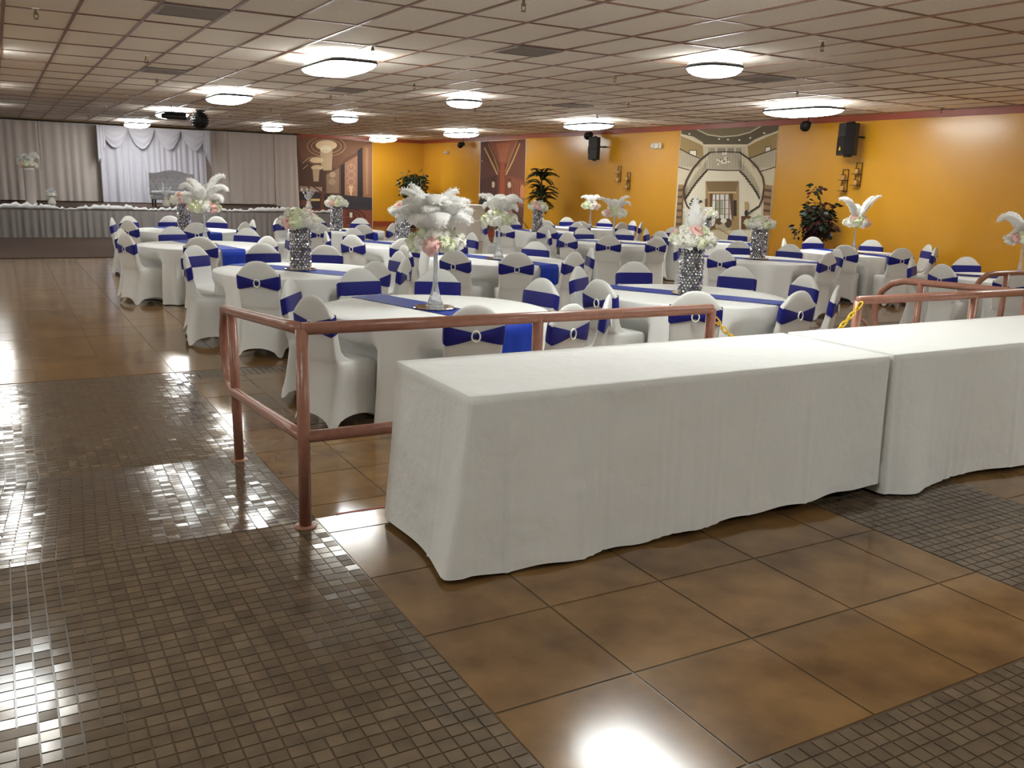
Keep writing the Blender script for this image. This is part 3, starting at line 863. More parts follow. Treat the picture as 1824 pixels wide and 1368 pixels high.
# ramp rail going away from the viewer, ending in a bent hoop
x3 = XE
t = thing('handrail', 'pinkish-brown ramp handrail with bent hoop end among the chairs', 'handrail', (x3, 4.0, ZL))
def r3(y, z): return (0, y-4.0, z-ZL)
pts = [r3(4.02, .885)]+[r3(4.02+k*.16, .885-.004*k) for k in range(1, 7)]+[r3(5.12,.856),r3(5.24,.82),r3(5.33,.75),r3(5.38,.66),r3(5.38,.5),r3(5.35,.40),r3(5.26,.34),r3(5.12,.33),r3(4.02,.40)]
pipe(t, 'hoop_rail', pts)
for y in (4.02, 4.95):
    pipe(t, 'post', [r3(y, ZL), r3(y, .87)]); flange(t, 0, y-4.0, 0)
t = thing('handrail', 'pinkish-brown handrail with bent end in front of the farthest ramp', 'handrail', (8.35, 5.5, ZL))
def r4(x, z): return (x-8.35, 0, z-ZL)
pipe(t, 'hoop_rail', [r4(11.0,.855),r4(8.75,.845),r4(8.62,.83),r4(8.52,.78),r4(8.46,.70),r4(8.44,.55),r4(8.48,.40),r4(8.60,.33),r4(11.0,.33)])
for x in (8.95, 10.2):
    pipe(t, 'post', [r4(x, ZL), r4(x, .84)]); flange(t, x-8.35, 0, 0)
# yellow plastic chain
def link_mesh():
    P = []
    for k in range(16):
        a = 2*PI*k/16; P.append((.012*math.cos(a), 0, .012*math.sin(a)+(.012 if math.sin(a) > 1e-6 else -.012 if math.sin(a) < -1e-6 else 0)))
    return MB().tube(P, .0046, 6, True).mesh('chain_link', MT['yellow'], True)
LK = link_mesh()
t = thing('barrier_chain', 'yellow plastic chain slung between the two handrails', 'chain', (3.515, YR, .86))
A, B = Vector((3.515, YR-.01, .865)), Vector((4.70, YR-.035, .915))
def cat(s):
    p = A.lerp(B, s); p.z -= 4*.30*s*(1-s); return p
n = 38
for k in range(n):
    p, q = cat(k/n), cat((k+1)/n); d = q-p; m = (p+q)/2
    rot = d.to_track_quat('Z', 'X') @ Euler((0, 0, (k % 2)*PI/2+.4)).to_quaternion()
    o = link('chain_link', LK, t, m-t.location, None, (1, 1, d.length/.0355)); o.rotation_mode = 'QUATERNION'; o.rotation_quaternion = rot

# ================================================================= stage
YS, ZS = 25.6, .55; XS = 8.5
def pleats(x0, x1, z0, z1, y, am, wl, seed, bottom=0.0, nz=10, flare=0.3):
    r = random.Random(seed); n = max(8, int((x1-x0)/wl*8)); rows = []
    p1, p2 = r.uniform(0, 6), r.uniform(0, 6)
    for k in range(nz+1):
        u = k/nz; row = []
        for i in range(n+1):
            s = i/n; x = x0+(x1-x0)*s
            ph = 2*PI*x/wl
            a = am*(.35+.65*u)
            yy = y+a*math.sin(ph+.8*math.sin(ph*.31+p1))+.5*a*math.sin(ph*.47+p2)-bottom*u*u*(.6+.4*math.sin(ph*.2+p1))
            row.append((x+.3*a*math.cos(ph*.7+p2)*u, yy, z1+(z0-z1)*u))
        rows.append(row)
    return MB().loft(rows, closed=False)
st = thing('stage', 'low carpeted stage with pleated grey skirting before the backdrop curtains', 'stage', ((XL+XS)/2, 29, ZL))
def sp(o): o.location = -Vector(st.location); return o
sp(MB().box((XL+.02, YS, ZL), (XS, YW-.02, ZS)).obj('platform', MT['carpet'], st))
sp(pleats(XL+.02, XS, ZL+.005, ZS, YS-.035, .022, .16, 1, .03).obj('skirt', MT['skirt'], st, True))
b = pleats(YS, YW-.40, ZL+.005, ZS, -XS-.03, .02, .16, 2, .03); b.v = [(-y, x, z) for x, y, z in b.v]
sp(b.obj('skirt', MT['skirt'], st, True))
# tulle: a fluffy roll along the edge
r = random.Random(4); rings = []
x = XL+.05
while x < XS+.04:
    rad = .045+.02*math.sin(x*3)+r.uniform(-.015, .02); cz = ZS+rad*1.25+.004
    rings.append([(x, YS+.10+rad*1.5*math.cos(2*PI*j/10)*r.uniform(.8,1.2), cz+rad*math.sin(2*PI*j/10)*r.uniform(.8,1.25)) for j in range(10)]); x += .06
tag(MB().loft(rings, True, True).obj('tulle_garland', MT['tulle'], None, True), 'fluffy white tulle garland lying along the front edge of the stage', 'garland')
# carpet before the stage
tag(MB().rbox((XL+.02, 19.72, ZL+.001), (5.9, YS-.12, ZL+.016), .006).obj('carpet', MT['carpet']), 'grey carpet laid on the floor before the stage', 'carpet')
# backdrop curtains
xs = [XL+.05, -4.6, -2.2, -.35, .55, 1.35, 2.15, 2.98]
for k in range(len(xs)-1):
    o = pleats(xs[k]-.04, xs[k+1]+.04, ZS+.03, ZC-.03, YW-.22-.03*(k % 2), .022, .26, 30+k, .06, 8).obj('backdrop_curtain', MT['drape'], None, True)
    tag(o, 'plain white sheer backdrop curtain behind the feather column', 'curtain', 'sheer curtains on the column side of the loveseat')
xs = [6.25, 7.05, 8.56, 9.38]
for k in range(3):
    o = pleats(xs[k]-(.04 if k < 2 else 0), xs[k+1]-.02, ZS+.03 if k < 2 else .12, ZC-.03, YW-.22-.03*(k % 2), .018, .24, 50+k, .05, 8).obj('backdrop_curtain', MT['drape'], None, True)
    tag(o, 'plain white sheer backdrop curtain between loveseat and chandelier mural', 'curtain', 'sheer curtains beside the chandelier mural')
sw = thing('swag_backdrop', 'bright white draped backdrop with four scalloped swags behind the loveseat', 'curtain', (4.6, YW-.5, ZS))
def sp2(o): o.location = -Vector(sw.location); return o
for k, (a, e) in enumerate(((2.98, 4.3), (4.3, 6.2))):
    sp2(pleats(a, e, ZS+.02, ZC-.15, YW-.47, .035, .17 if k else .22, 70+k, .10, 10).obj('drape_panel', MT['satin'], sw, True))
for k in range(4):
    xa = 3.02+k*.80; rows = []
    for i in range(17):
        s = i/16; row = []
        for q in range(12):
            v = q/11; d = .62*v*math.sin(PI*s)**.8
            row.append((xa+.80*s, YW-.60-.05*math.sin(PI*s)*math.sin(v*PI)-.018*math.sin(v*20)*math.sin(PI*s), ZC-.10-d-.05*v))
        rows.append(row)
    sp2(MB().loft(rows, closed=False).obj('swag', MT['satin'], sw, True))
for k, xa in enumerate((2.93, 6.13)):
    rows = []
    for i in range(9):
        s = i/8; row = []
        for q in range(9):
            v = q/8; L = (1.15-.55*s) if k == 0 else (.62+.55*s)
            row.append((xa+.24*s-.02, YW-.62-.02*math.sin(s*18), ZC-.10-L*v))
        rows.append(row)
    sp2(MB().loft(rows, closed=False).obj('cascade', MT['satin'], sw, True))
# black curtain rod at the ceiling
tag(MB().tube([(XL+.1, YW-.32, ZC-.05), (9.4, YW-.32, ZC-.05)], .022, 8).obj('curtain_rod', MT['black']), 'thin black curtain rod along the top of the backdrop', 'rod')

# loveseat
ls = thing('loveseat', 'silver tufted loveseat with arched back on the stage', 'sofa', (4.66, 29.1, ZS))
W = .64
def arch(x): return .98+.10*max(0, math.cos(PI*x/(2*.52)))**1.5 if abs(x) < .52 else .98
rows = []
for i in range(41):
    x = -W+2*W*i/40; col = []
    for q in range(25):
        v = q/24; z = .34+(arch(x)-.34)*v
        tuft = 0
        if .12 < v < .97:
            gx, gz = (x/.16)+.5*(int(z/.13) % 2), z/.13
            fx, fz = abs(gx-round(gx)), abs(gz-math.floor(gz)-.5)
            tuft = .05*math.exp(-((fx/.16)**2+(fz/.22)**2))
        col.append((x, .06-.06+tuft-.02*math.sin(PI*v), z))
    rows.append(col)
b = MB().loft(rows, closed=False)
back = [[(p[0], p[1]+.11, p[2]) for p in row] for row in rows]
b.loft([list(reversed(x)) for x in back], closed=False)
b.loft([[rows[i][-1], back[i][-1]] for i in range(41)], closed=False)
b.loft([rows[0], back[0]], closed=False); b.loft([back[-1], rows[-1]], closed=False)
b.obj('backrest', MT['sofa'], ls, True)
MB().rbox((-W, -.56, .22), (W, .02, .36), .03).obj('seat_base', MT['sofa'], ls, False)
MB().rbox((-W+.01, -.58, .36), (W-.01, -.0, .47), .045).obj('seat_cushion', MT['satin'], ls, True)
for sx in (-1, 1):
    for y in (-.48, .04):
        MB().lathe([(.03,.22),(.03,.2),(.022,.0)][::-1], 8, (sx*(W-.07), y, 0)).obj('leg', MT['legdark'], ls)
# feather column and small ornaments on the stage
cp = at_Y(56, 367, 28.6); cx = cp.x
t = thing('display_column', 'tall white gauzy column on the stage holding feathers', 'column', (cx, 28.6, ZS))
MB().lathe([(.15,0),(.15,.02),(.125,.04),(.12,.95),(.14,.97),(.14,1.0)], 24).obj('shaft', MT['tulle'], t, True)
MB().lathe([(.165,0),(.16,.05),(.135,.09),(.13,.5),(.135,.93),(.15,.97)], 24).obj('gauze_wrap', MT['drape'], t, True)
t = thing('feather_arrangement', 'white feather and rose arrangement on the stage column', 'flowers', (cx, 28.6, ZS+1.005))
MB().lathe([(.09,0),(.10,.03),(.09,.06),(.05,.07)], 16).obj('holder', MT['whitep'], t, True)
flowers(t, .09, .27, 3, 9)
for az, tl, k, s in ((0,34,1,.95),(180,34,1,.95),(30,16,1,.95),(150,16,1,.95),(-90,24,1,.95),(90,20,1,.95),(-40,40,2,.9),(-140,40,2,.9),(10,8,1,1.0)): plume(t, .12, az, tl, k, s)
for (px_, py_, lab) in ((93, 368, 'small white floral ornament on the stage beside the column'), (296, 370, 'sparkling white branch ornament before the loveseat'), (545, 372, 'white branch bouquet in pale vase at stage end by mural')):
    q = at_Y(px_, py_, 28.2); t = thing('stage_ornament', lab, 'ornament', (q.x, 28.2 if px_ != 545 else 27.9, ZS))
    MB().lathe([(.05,0),(.09,.03),(.11,.10),(.07,.18),(.06,.26),(.075,.28)], 16).obj('vase', MT['whitep'], t, True)
    b = MB(); r = random.Random(px_)
    for k in range(26):
        a, e = r.uniform(0, 6.28), r.uniform(.05, .7); L = r.uniform(.15, .42) if px_ != 93 else r.uniform(.08, .2)
        d = Vector((math.sin(e)*math.cos(a), math.sin(e)*math.sin(a), math.cos(e)))
        b.tube([(0,0,.27), tuple(Vector((0,0,.27))+d*L*.6), tuple(Vector((0,0,.27))+d*L+Vector((0,0,-.02)))], [.005,.004,.002], 5)
        for s in (.5, .75, 1):
            c = Vector((0,0,.27))+d*L*s; u = d.orthogonal().normalized()*.035
            b.add([c-u, c+d*.05, c+u, c-d*.02], [(0,1,2,3)])
    b.obj('branches', MT['tulle'], t)
    if px_ == 93:
        for k in range(5): link('blossom', BLO['fw'][k % 2], t, (.07*math.cos(k*1.26), .07*math.sin(k*1.26), .30), (0, 0, k), (.06, .06, .06))

# gift box on draped stand in the corner
gp = at_z(838, 424, ZL)
gx, gy = 12.3, 24.2
t = thing('draped_stand', 'small white draped stand below the card box near the hall mural', 'stand', (gx, gy, ZL))
MB().rbox((-.36,-.36,0), (.36,.36,.62), .015).obj('skirt_cover', MT['linen'], t)
t = thing('card_box', 'white lidded card box standing on the draped stand', 'box', (gx, gy, ZL+.622))
MB().rbox((-.30,-.30,0), (.30,.30,.34), .01).obj('box_body', MT['whitep'], t)
MB().rbox((-.32,-.32,.34), (.32,.32,.44), .01).obj('lid', MT['whitep'], t)

# ================================================================= things on the walls and ceiling
def speaker(y, z, label):
    t = thing('loudspeaker', label, 'speaker', (XW-.34, y, z), math.radians(-28))
    # local: front faces -X
    b = MB(); D = .28; Wd = .38; H = .58
    def ring(z, k): return [(-D/2, -Wd/2*k, z), (-D/2, Wd/2*k, z), (D*.15, Wd/2*k, z), (D/2, Wd*.30*k, z), (D/2, -Wd*.30*k, z), (D*.15, -Wd/2*k, z)]
    b.loft([ring(-H/2, .94), ring(-H/2+.02, 1), ring(-.04, 1), ring(0, .96), ring(H/2-.02, .94), ring(H/2, .88)], True, True)
    b.obj('cabinet', MT['black'], t)
    MB().rbox((-D/2-.012, -Wd/2+.02, -H/2+.03), (-D/2+.002, Wd/2-.02, .05), .005).obj('woofer_grille', MT['blackgrille'], t)
    b = MB().loft([[(-D/2-.006, s*.15, z) for s, z in ((-1,.09),(1,.09),(1,.25),(-1,.25))], [(-D/2+.05, s*.05, z) for s, z in ((-1,.14),(1,.14),(1,.20),(-1,.20))]], False, True)
    b.obj('horn', MT['bronze'], t)
    b = MB().add([(-D/2-.016,-.045,-.20),(-D/2-.016,.045,-.20),(-D/2-.016,0,-.125),(-D/2-.012,-.045,-.20),(-D/2-.012,.045,-.20),(-D/2-.012,0,-.125)], [(0,2,1),(3,4,5),(0,1,4,3),(1,2,5,4),(2,0,3,5)])
    b.obj('triangle_badge', MT['yellow'], t)
    for z0 in (-H/2-.03, H/2-.002):
        MB().box((-.03,-.10,z0), (.05,.10,z0+.03)).obj('handle_rib', MT['black'], t)
    MB().tube([(D/2, 0, .05), (D/2+.08, .03, .05), (D/2+.19, .10, .05)], .02, 8).obj('wall_bracket', MT['black'], t)
speaker(12.0, 2.58, 'black loudspeaker with yellow triangle above sconces near red-leaved tree')
speaker(20.35, 2.55, 'black loudspeaker with yellow triangle above sconces near the palm')
def spot(p, label, mm='black'):
    q = at_X(p[0], p[1], XW-.25)
    t = thing('spotlight', label, 'spotlight', tuple(q), math.radians(20))
    MB().tube([(-.14,-.03,-.05),(-.10,-.02,-.03),(.08,.0,.02)], [.10,.10,.06], 14).obj('can', MT['black'], t, True)
    MB().tube([(.0,0,.0),(.05,0,.12),(.06,0,ZC-q.z-.0)], .010, 6).obj('hanger', MT['black'], t)
    MB().box((.06,-.02,-.04), (.14,.02,-.01)).obj('knob', MT['black'], t)
spot((1437,222), 'black spotlight clamped above the edge of the staircase mural')
spot((1050,240), 'black spotlight clamped above the loudspeaker near the palm')
spot((823,257), 'black spotlight clamped above the hall mural')
def sconce(p0, p1, label):
    a, e = at_X(*p0, XW-.03), at_X(*p1, XW-.03); H = a.z-e.z; t = thing('candle_sconce', label, 'sconce', (XW-.03, (a.y+e.y)/2, e.z))
    w = .065
    b = MB()
    for s in (-1, 1): b.box((-.006, s*w-.006, 0), (.006, s*w+.006, H))
    for z in (0, H*.5, H): b.box((-.006, -w, z-.006), (.006, w, z+.006))
    b.obj('frame', MT['iron'], t)
    for z in (0, H*.5):
        MB().box((-.11, -w-.01, z-.008), (.006, w+.01, z+.004)).obj('shelf', MT['iron'], t); t_ = t.children[-1]
        MB().lathe([(.03,0),(.032,.004),(.032,.10),(.02,.104)], 12, (-.055, 0, z+.004)).obj('candle', MT['candle'], t_, True)
        MB().tube([(-.055+.04*math.cos(2*PI*k/16), .04*math.sin(2*PI*k/16), z+.10) for k in range(16)], .005, 5, True).obj('holder_ring', MT['iron'], t_)
sconce((1510,302), (1500,340), 'lower dark iron candle sconce under the loudspeaker near red-leaved tree')
sconce((1533,290), (1525,330), 'upper dark iron candle sconce under the loudspeaker near red-leaved tree')
sconce((1104,296), (1103,323), 'upper dark iron candle sconce under the loudspeaker near the palm')
sconce((1121,307), (1118,336), 'lower dark iron candle sconce under the loudspeaker near the palm')
def wallbit(p, label, cat, sz, X=XW):
    q = at_X(p[0], p[1], X)
    t = thing('emergency_light' if cat == 'light' else 'wall_sensor', label, cat, (X, q.y, q.z))
    MB().rbox((-.09, -sz, -sz*.35), (0, sz, sz*.35), .015).obj('housing', MT['whitep'], t)
    for s in (-1, 1): MB().lathe([(.05,0),(.055,.02),(.04,.05)], 14).xf(Matrix.Translation((-.09, s*sz*.55, 0)) @ Matrix.Rotation(-PI/2, 4, 'Y') @ Matrix.Scale(sz/.2, 4)).obj('lens', MT['whitep'], t, True)
wallbit((1173,260), 'white twin-headed emergency light on yellow wall by staircase mural', 'light', .19)
wallbit((797,272), 'small white sensor on the yellow wall near the corner', 'sensor', .12)
q = at_Y(625, 383, YW-.01)
t = thing('wall_outlet', 'small white outlet plate low on the chandelier mural', 'outlet', (q.x, YW-.012, q.z))
MB().rbox((-.05,-.012,-.09), (.05,.0,.09), .004).obj('plate', MT['whitep'], t)
# disco effect ball and bar lamp on the ceiling
q = at_z(355, 196, ZC)
t = thing('disco_ball', 'black finned disco effect ball hanging from the ceiling', 'disco light', (q.x, q.y, ZC))
MB().lathe([(.13,0),(.13,-.03),(.06,-.035),(.05,-.06)][::1], 20).obj('mount', MT['black'], t)
b = MB()
n1, n2 = 16, 10; rings = []
for i in range(n2+1):
    ph = PI*i/n2; rings.append([(.19*math.sin(ph)*math.cos(2*PI*j/n1), .19*math.sin(ph)*math.sin(2*PI*j/n1), -.24+.19*math.cos(ph)) for j in range(n1)])
b.loft(rings, True, True)
for i in range(1, n2):
    for j in range(n1):
        ph = PI*i/n2; a = 2*PI*(j+.5*(i % 2))/n1; d = Vector((math.sin(ph)*math.cos(a), math.sin(ph)*math.sin(a), math.cos(ph))); c = Vector((0,0,-.24))+d*.185
        u = d.orthogonal().normalized()*.026; v = d.cross(u)
        b.loft([[c-u, c-v, c+u, c+v], [c-u*.8+d*.03, c-v*.8+d*.03, c+u*.8+d*.03, c+v*.8+d*.03]], False, True)
b.obj('ball', MT['black'], t)
q = at_Y(313, 210, 21.9); q.z = ZC
t = thing('stage_lamp', 'black stage lamp hanging on two thin rods near the disco ball', 'lamp', (q.x, q.y, ZC))
for s in (-1, 1): MB().tube([(s*.08, 0, 0), (s*.08, 0, -.20)], .008, 6).obj('rod', MT['steel'], t)
MB().tube([(-.30,0,-.25),(-.15,0,-.24),(.22,0,-.24)], [.05,.075,.075], 12).obj('housing', MT['black'], t, True)

# ================================================================= plants
def leaf(b, p, d, L, W, mi, r):
    d = d.normalized(); s = d.cross(Vector((r.gauss(0,1), r.gauss(0,1), r.gauss(0,1)))).normalized()
    b.add([p, p+d*L*.45+s*W, p+d*L, p+d*L*.45-s*W], [(0,1,2,3)], mi)
def tree(name, label, base, h0, h1, rad, leaves, mats, seed, lean=(0,0), L=(.09,.14), strag=()):
    t = thing(name, label, 'plant', base); r = random.Random(seed)
    MB().lathe([(.14,0),(.15,.01),(.19,.28),(.20,.30),(.17,.29),(.16,.25)], 18).obj('pot', MT['pot'], t, True)
    for k in range(3):
        a = k*2.1; MB().tube([(.04*math.cos(a), .04*math.sin(a), .25), (.06*math.cos(a+1)+lean[0]*.3, .06*math.sin(a+1)+lean[1]*.3, h0*.6), (lean[0]*.7+.05*math.cos(a+2), lean[1]*.7+.05*math.sin(a+2), h0+.3), (lean[0]+rad*.4*math.cos(a), lean[1]+rad*.4*math.sin(a), h1-.2)], [.022,.02,.016,.006], 7).obj('stem', MT['bark'], t, True)
    b = MB(); cz, hz = (h0+h1)/2, (h1-h0)/2
    cl = []
    for k in range(34):
        while True:
            v = Vector((r.uniform(-1,1), r.uniform(-1,1), r.uniform(-1,1)))
            if v.length < 1: break
        cl.append(Vector((lean[0]+v.x*rad, lean[1]+v.y*rad, cz+v.z*hz)))
    cl += [Vector(s) for s in strag]
    for i in range(leaves):
        k = r.randrange(len(cl)); c = cl[k]; v = Vector((r.gauss(0,1), r.gauss(0,1), r.gauss(0,1))); p = c+v*rad*.20
        d = Vector((v.x, v.y, v.z*.4-.6)); l = r.uniform(*L); leaf(b, p, d, l, l*.27, 0 if r.random() < .62 or len(mats) == 1 else 1, r)
    o = b.obj('foliage', mats, t); o['kind'] = 'stuff'
q = at_X(1462, 400, 13.55)
tree('ficus_tree', 'artificial tree with dark green and red leaves against yellow wall', (13.62, 12.35, ZL), .92, 1.50, .27, 1200, [MT['leafg'], MT['leafr']], 3, (.05,-.05), (.09,.14), strag=((.0,.02,1.80),(-.05,.30,.98)))
tree('ficus_tree', 'bushy dark green tree in the yellow corner beyond the tables', (13.3, 31.0, ZL), .9, 2.0, .42, 900, [MT['leafg']], 5, (0,0), (.10,.16))
# palm
t = thing('potted_palm', 'tall artificial palm with dark drooping fronds by the hall mural', 'plant', (13.55, 22.3, ZL)); r = random.Random(8)
MB().lathe([(.15,0),(.16,.01),(.20,.30),(.21,.32),(.18,.31),(.17,.26)], 18).obj('pot', MT['pot'], t, True)
MB().tube([(0,0,.28),(.02,.01,.8),(-.01,.0,1.4),(0,0,1.95)], [.035,.03,.028,.015], 8).obj('trunk', MT['bark'], t, True)
for k in range(44):
    z0 = r.uniform(1.0, 2.0); a = k*2.4; el = r.uniform(.3, .95); L = r.uniform(.40, .62); b = MB(); pts = []
    for i in range(9):
        s = i/8; rr = L*s*math.sin(el+.7*s); zz = z0+L*s*math.cos(el+.7*s)-.12*s*s; pts.append(Vector((rr*math.cos(a), rr*math.sin(a), zz)))
    b.tube([tuple(p) for p in pts], [.006-.005*i/8 for i in range(9)], 4)
    sd = Vector((-math.sin(a), math.cos(a), 0))
    for i in range(1, 9):
        for sg in (-1, 1):
            for q in (0, .5):
                p = pts[i-1].lerp(pts[i], q); tdir = (pts[i]-pts[i-1]).normalized(); d = (sd*sg+tdir*.7+Vector((0,0,-.25))).normalized(); l = .15*math.sin(PI*(i+q)/9.5)+.05
                up = d.cross(tdir).normalized(); w_ = d.cross(up).normalized()*.022
                b.add([p, p+d*l*.5+w_, p+d*l, p+d*l*.5-w_], [(0,1,2,3)])
    b.obj('frond', MT['leafg'], t)

# ================================================================= printed wall murals
def print_material():
    m = bpy.data.materials.new('mural_print'); m.use_nodes = True; nt = m.node_tree; b = nt.nodes['Principled BSDF']
    a = nt.nodes.new('ShaderNodeVertexColor'); a.layer_name = 'print'
    nt.links.new(a.outputs[0], b.inputs['Base Color']); b.inputs['Roughness'].default_value = .75
    return m
MT['print'] = print_material()
class Mural:
    def __init__(s, plane, ox, oy, sc_):
        s.plane, s.ox, s.oy, s.k = plane, ox, oy, sc_; s.v = []; s.f = []; s.c = []; s.n = 0
    def pt(s, x, y):
        X, Y = s.ox+x/s.k, s.oy+y/s.k; d = .004+s.n*.00012
        return at_X(X, Y, XW-d) if s.plane == 'x' else at_Y(X, Y, YW-d)
    def poly(s, pts, col, k=1.25):
        s.n += 1; n = len(s.v); s.v += [tuple(s.pt(*p)) for p in pts]; s.f.append(tuple(range(n, n+len(pts)))); s.c.append(rgb(*col, k))
    def rect(s, x0, y0, x1, y1, col): s.poly([(x0,y0),(x1,y0),(x1,y1),(x0,y1)], col)
    def oval(s, cx, cy, rx, ry, col, n=18): s.poly([(cx+rx*math.cos(2*PI*i/n), cy+ry*math.sin(2*PI*i/n)) for i in range(n)], col)
    def line(s, pts, w, col):
        s.n += 1; w = w/2
        for i in range(len(pts)-1):
            (x0,y0),(x1,y1) = pts[i], pts[i+1]; l = math.hypot(x1-x0, y1-y0) or 1; nx, ny = -(y1-y0)/l*w, (x1-x0)/l*w; ex, ey = (x1-x0)/l*w*.3, (y1-y0)/l*w*.3
            n = len(s.v); s.v += [tuple(s.pt(*p)) for p in ((x0-ex+nx,y0-ey+ny),(x1+ex+nx,y1+ey+ny),(x1+ex-nx,y1+ey-ny),(x0-ex-nx,y0-ey-ny))]; s.f.append((n,n+1,n+2,n+3)); s.c.append(rgb(*col, 1.25))
    def build(s, label, a, b):
        t = thing('wall_mural', label, 'mural', tuple((Vector(a)+Vector(b))/2))
        lo, hi = Vector(a)-Vector(t.location), Vector(b)-Vector(t.location)
        MB().box(tuple(lo), tuple(hi)).obj('panel', MT['whitep'], t)
        me = bpy.data.meshes.new('print'); me.from_pydata([tuple(Vector(p)-Vector(t.location)) for p in s.v], [], s.f)
        at = me.color_attributes.new('print', 'FLOAT_COLOR', 'CORNER'); i = 0
        vals = []
        for f, c in zip(s.f, s.c): vals += list(c)*len(f)
        at.data.foreach_set('color', vals); me.materials.append(MT['print']); me.update()
        link('print', me, t)
# staircase hall
m = Mural('x', 1180, 180, 3.965)
m.poly([(135,203),(825,162),(740,1100),(600,1190),(60,1190)], (196,186,160))
m.poly([(135,203),(825,162),(815,215),(730,238),(650,272),(600,308),(290,312),(285,292),(220,252),(133,232)], (92,82,64))
m.poly([(240,205),(700,172),(620,215),(530,238),(420,246),(320,233)], (122,108,80))
m.poly([(130,245),(285,312),(292,405),(122,345)], (150,128,84)); m.poly([(600,312),(815,218),(805,335),(610,405)], (146,124,80))
m.line([(133,238),(200,266),(250,290),(290,312),(602,312),(660,282),(750,242),(818,214)], 12, (204,194,168))
m.line([(245,202),(320,238),(420,252),(530,244),(620,220),(705,172)], 9, (196,186,160))
for x, y in ((190,232),(718,226),(463,272),(543,275),(400,268),(620,260)): m.oval(x, y, 7, 6, (240,236,220), 10)
m.rect(300,325,578,484,(176,166,144))
for x in (312,378,452,512,566): m.rect(x-4,328,x+4,480,(206,198,178))
m.rect(330,334,372,470,(150,140,120)); m.rect(388,334,446,470,(140,130,112)); m.rect(458,334,506,470,(140,130,112)); m.rect(518,334,560,470,(150,140,120))
m.rect(188,346,242,402,(70,60,48)); m.rect(193,351,237,395,(220,214,198)); m.poly([(724,325),(766,315),(764,388),(724,396)], (70,60,48)); m.poly([(729,330),(761,322),(759,382),(729,388)], (220,214,198))
m.poly([(122,345),(292,408),(262,470),(112,470)], (184,174,150)); m.poly([(610,408),(806,335),(798,470),(640,480)], (184,174,150))
for i in range(14): m.line([(125+i*11, 350+i*4), (122+i*11, 462)], 2.2, (92,80,64)); m.line([(800-i*12, 345+i*4.5), (797-i*12, 465)], 2.2, (92,80,64))
m.line([(122,338),(200,378),(268,405)], 8, (70,52,38)); m.line([(806,335),(720,366),(615,405)], 8, (70,52,38)); m.line([(112,466),(190,488)], 7, (70,52,38)); m.line([(798,466),(690,498)], 7, (70,52,38))
m.poly([(310,488),(550,490),(700,690),(690,900),(600,985),(330,985),(160,905),(160,690)], (214,206,184))
m.rect(320,368,548,484,(188,178,156))
for i in range(20): m.line([(330+i*11, 366), (330+i*11, 480)], 2.4, (80,70,56))
m.line([(325,362),(440,358),(552,362)], 7, (64,48,36)); m.line([(312,484),(440,490),(550,490)], 8, (64,48,36))
for i in range(8):
    r_ = random.Random(i); 
for i in range(34):
    rr_ = random.Random(i+60); m.oval(434+rr_.gauss(0,24), 415+rr_.gauss(0,18), 6, 6, (232,226,212) if i % 3 else (120,96,76), 8)
m.oval(437,372,18,10,(226,218,200)); m.line([(437,345),(437,380)], 3, (90,76,60))
st1 = [(312,487),(282,517),(242,562),(206,612),(174,664),(160,694)]; st2 = [(548,490),(590,532),(632,590),(664,640),(692,692)]
for st_ in (st1, st2):
    zz = []
    for i in range(len(st_)-1):
        for j in range(3):
            a, b_ = st_[i], st_[i+1]; x0, y0 = a[0]+(b_[0]-a[0])*j/3, a[1]+(b_[1]-a[1])*j/3; x1, y1 = a[0]+(b_[0]-a[0])*(j+1)/3, a[1]+(b_[1]-a[1])*(j+1)/3
            zz += [(x0, y0), (x0, y1)]
            m.line([(x0, y0), (x0+(18 if st_ is st1 else -18)*.2, y0-70)], 2.2, (96,84,68))
    m.line(zz, 9, (72,54,40))
m.line([(332,364),(272,410),(212,480),(168,560),(151,622),(155,690),(174,742),(196,764)], 12, (74,54,40))
m.line([(545,362),(612,410),(670,472),(708,540),(718,602),(706,690),(682,745),(622,780)], 12, (74,54,40))
m.rect(305,566,536,912,(156,128,84)); m.poly([(305,566),(536,566),(520,642),(325,642)], (124,100,66)); m.rect(322,640,522,650,(192,176,140))
m.rect(336,652,496,860,(150,118,78)); m.rect(350,660,486,850,(208,208,204)); m.rect(380,700,430,800,(150,160,140))
for x in (376,404,440,470): m.rect(x-4,658,x+4,850,(120,90,58))
for y in (700,760,800): m.rect(350,y-2,486,y+2,(130,100,66))
m.poly([(334,654),(356,654),(348,800),(334,850)], (96,66,44)); m.poly([(472,654),(498,654),(500,850),(484,800)], (96,66,44))
m.rect(300,690,320,745,(110,74,46)); m.rect(500,700,524,812,(60,44,34))
m.poly([(300,912),(536,912),(610,1000),(640,1190),(120,1190),(260,1000)], (190,180,152))
m.oval(340,880,46,36,(92,72,50)); m.oval(430,885,58,40,(170,156,128)); m.oval(400,850,26,24,(84,64,44)); m.oval(465,862,24,34,(76,58,42)); m.oval(350,860,20,24,(206,200,184)); m.oval(432,846,22,16,(220,214,200))
m.line([(300,915),(400,900),(470,945),(560,950)], 7, (150,112,60))
for i in range(12):
    y = 590+i*48; xl = 112-i*3.2; xr = 146-i*2
    m.poly([(xl,y),(xr,y),(xr-2,y+30),(xl-2,y+30)], (142,110,76)); m.poly([(xl-2,y+30),(xr-2,y+30),(xr-3,y+48),(xl-3,y+48)], (90,66,46))
    xl2 = 722-i*2.5; xr2 = 774-i*4
    m.poly([(xl2,y),(xr2,y+8),(xr2-3,y+34),(xl2-2,y+28)], (146,114,80)); m.poly([(xl2-2,y+28),(xr2-3,y+34),(xr2-4,y+54),(xl2-3,y+48)], (92,68,48))
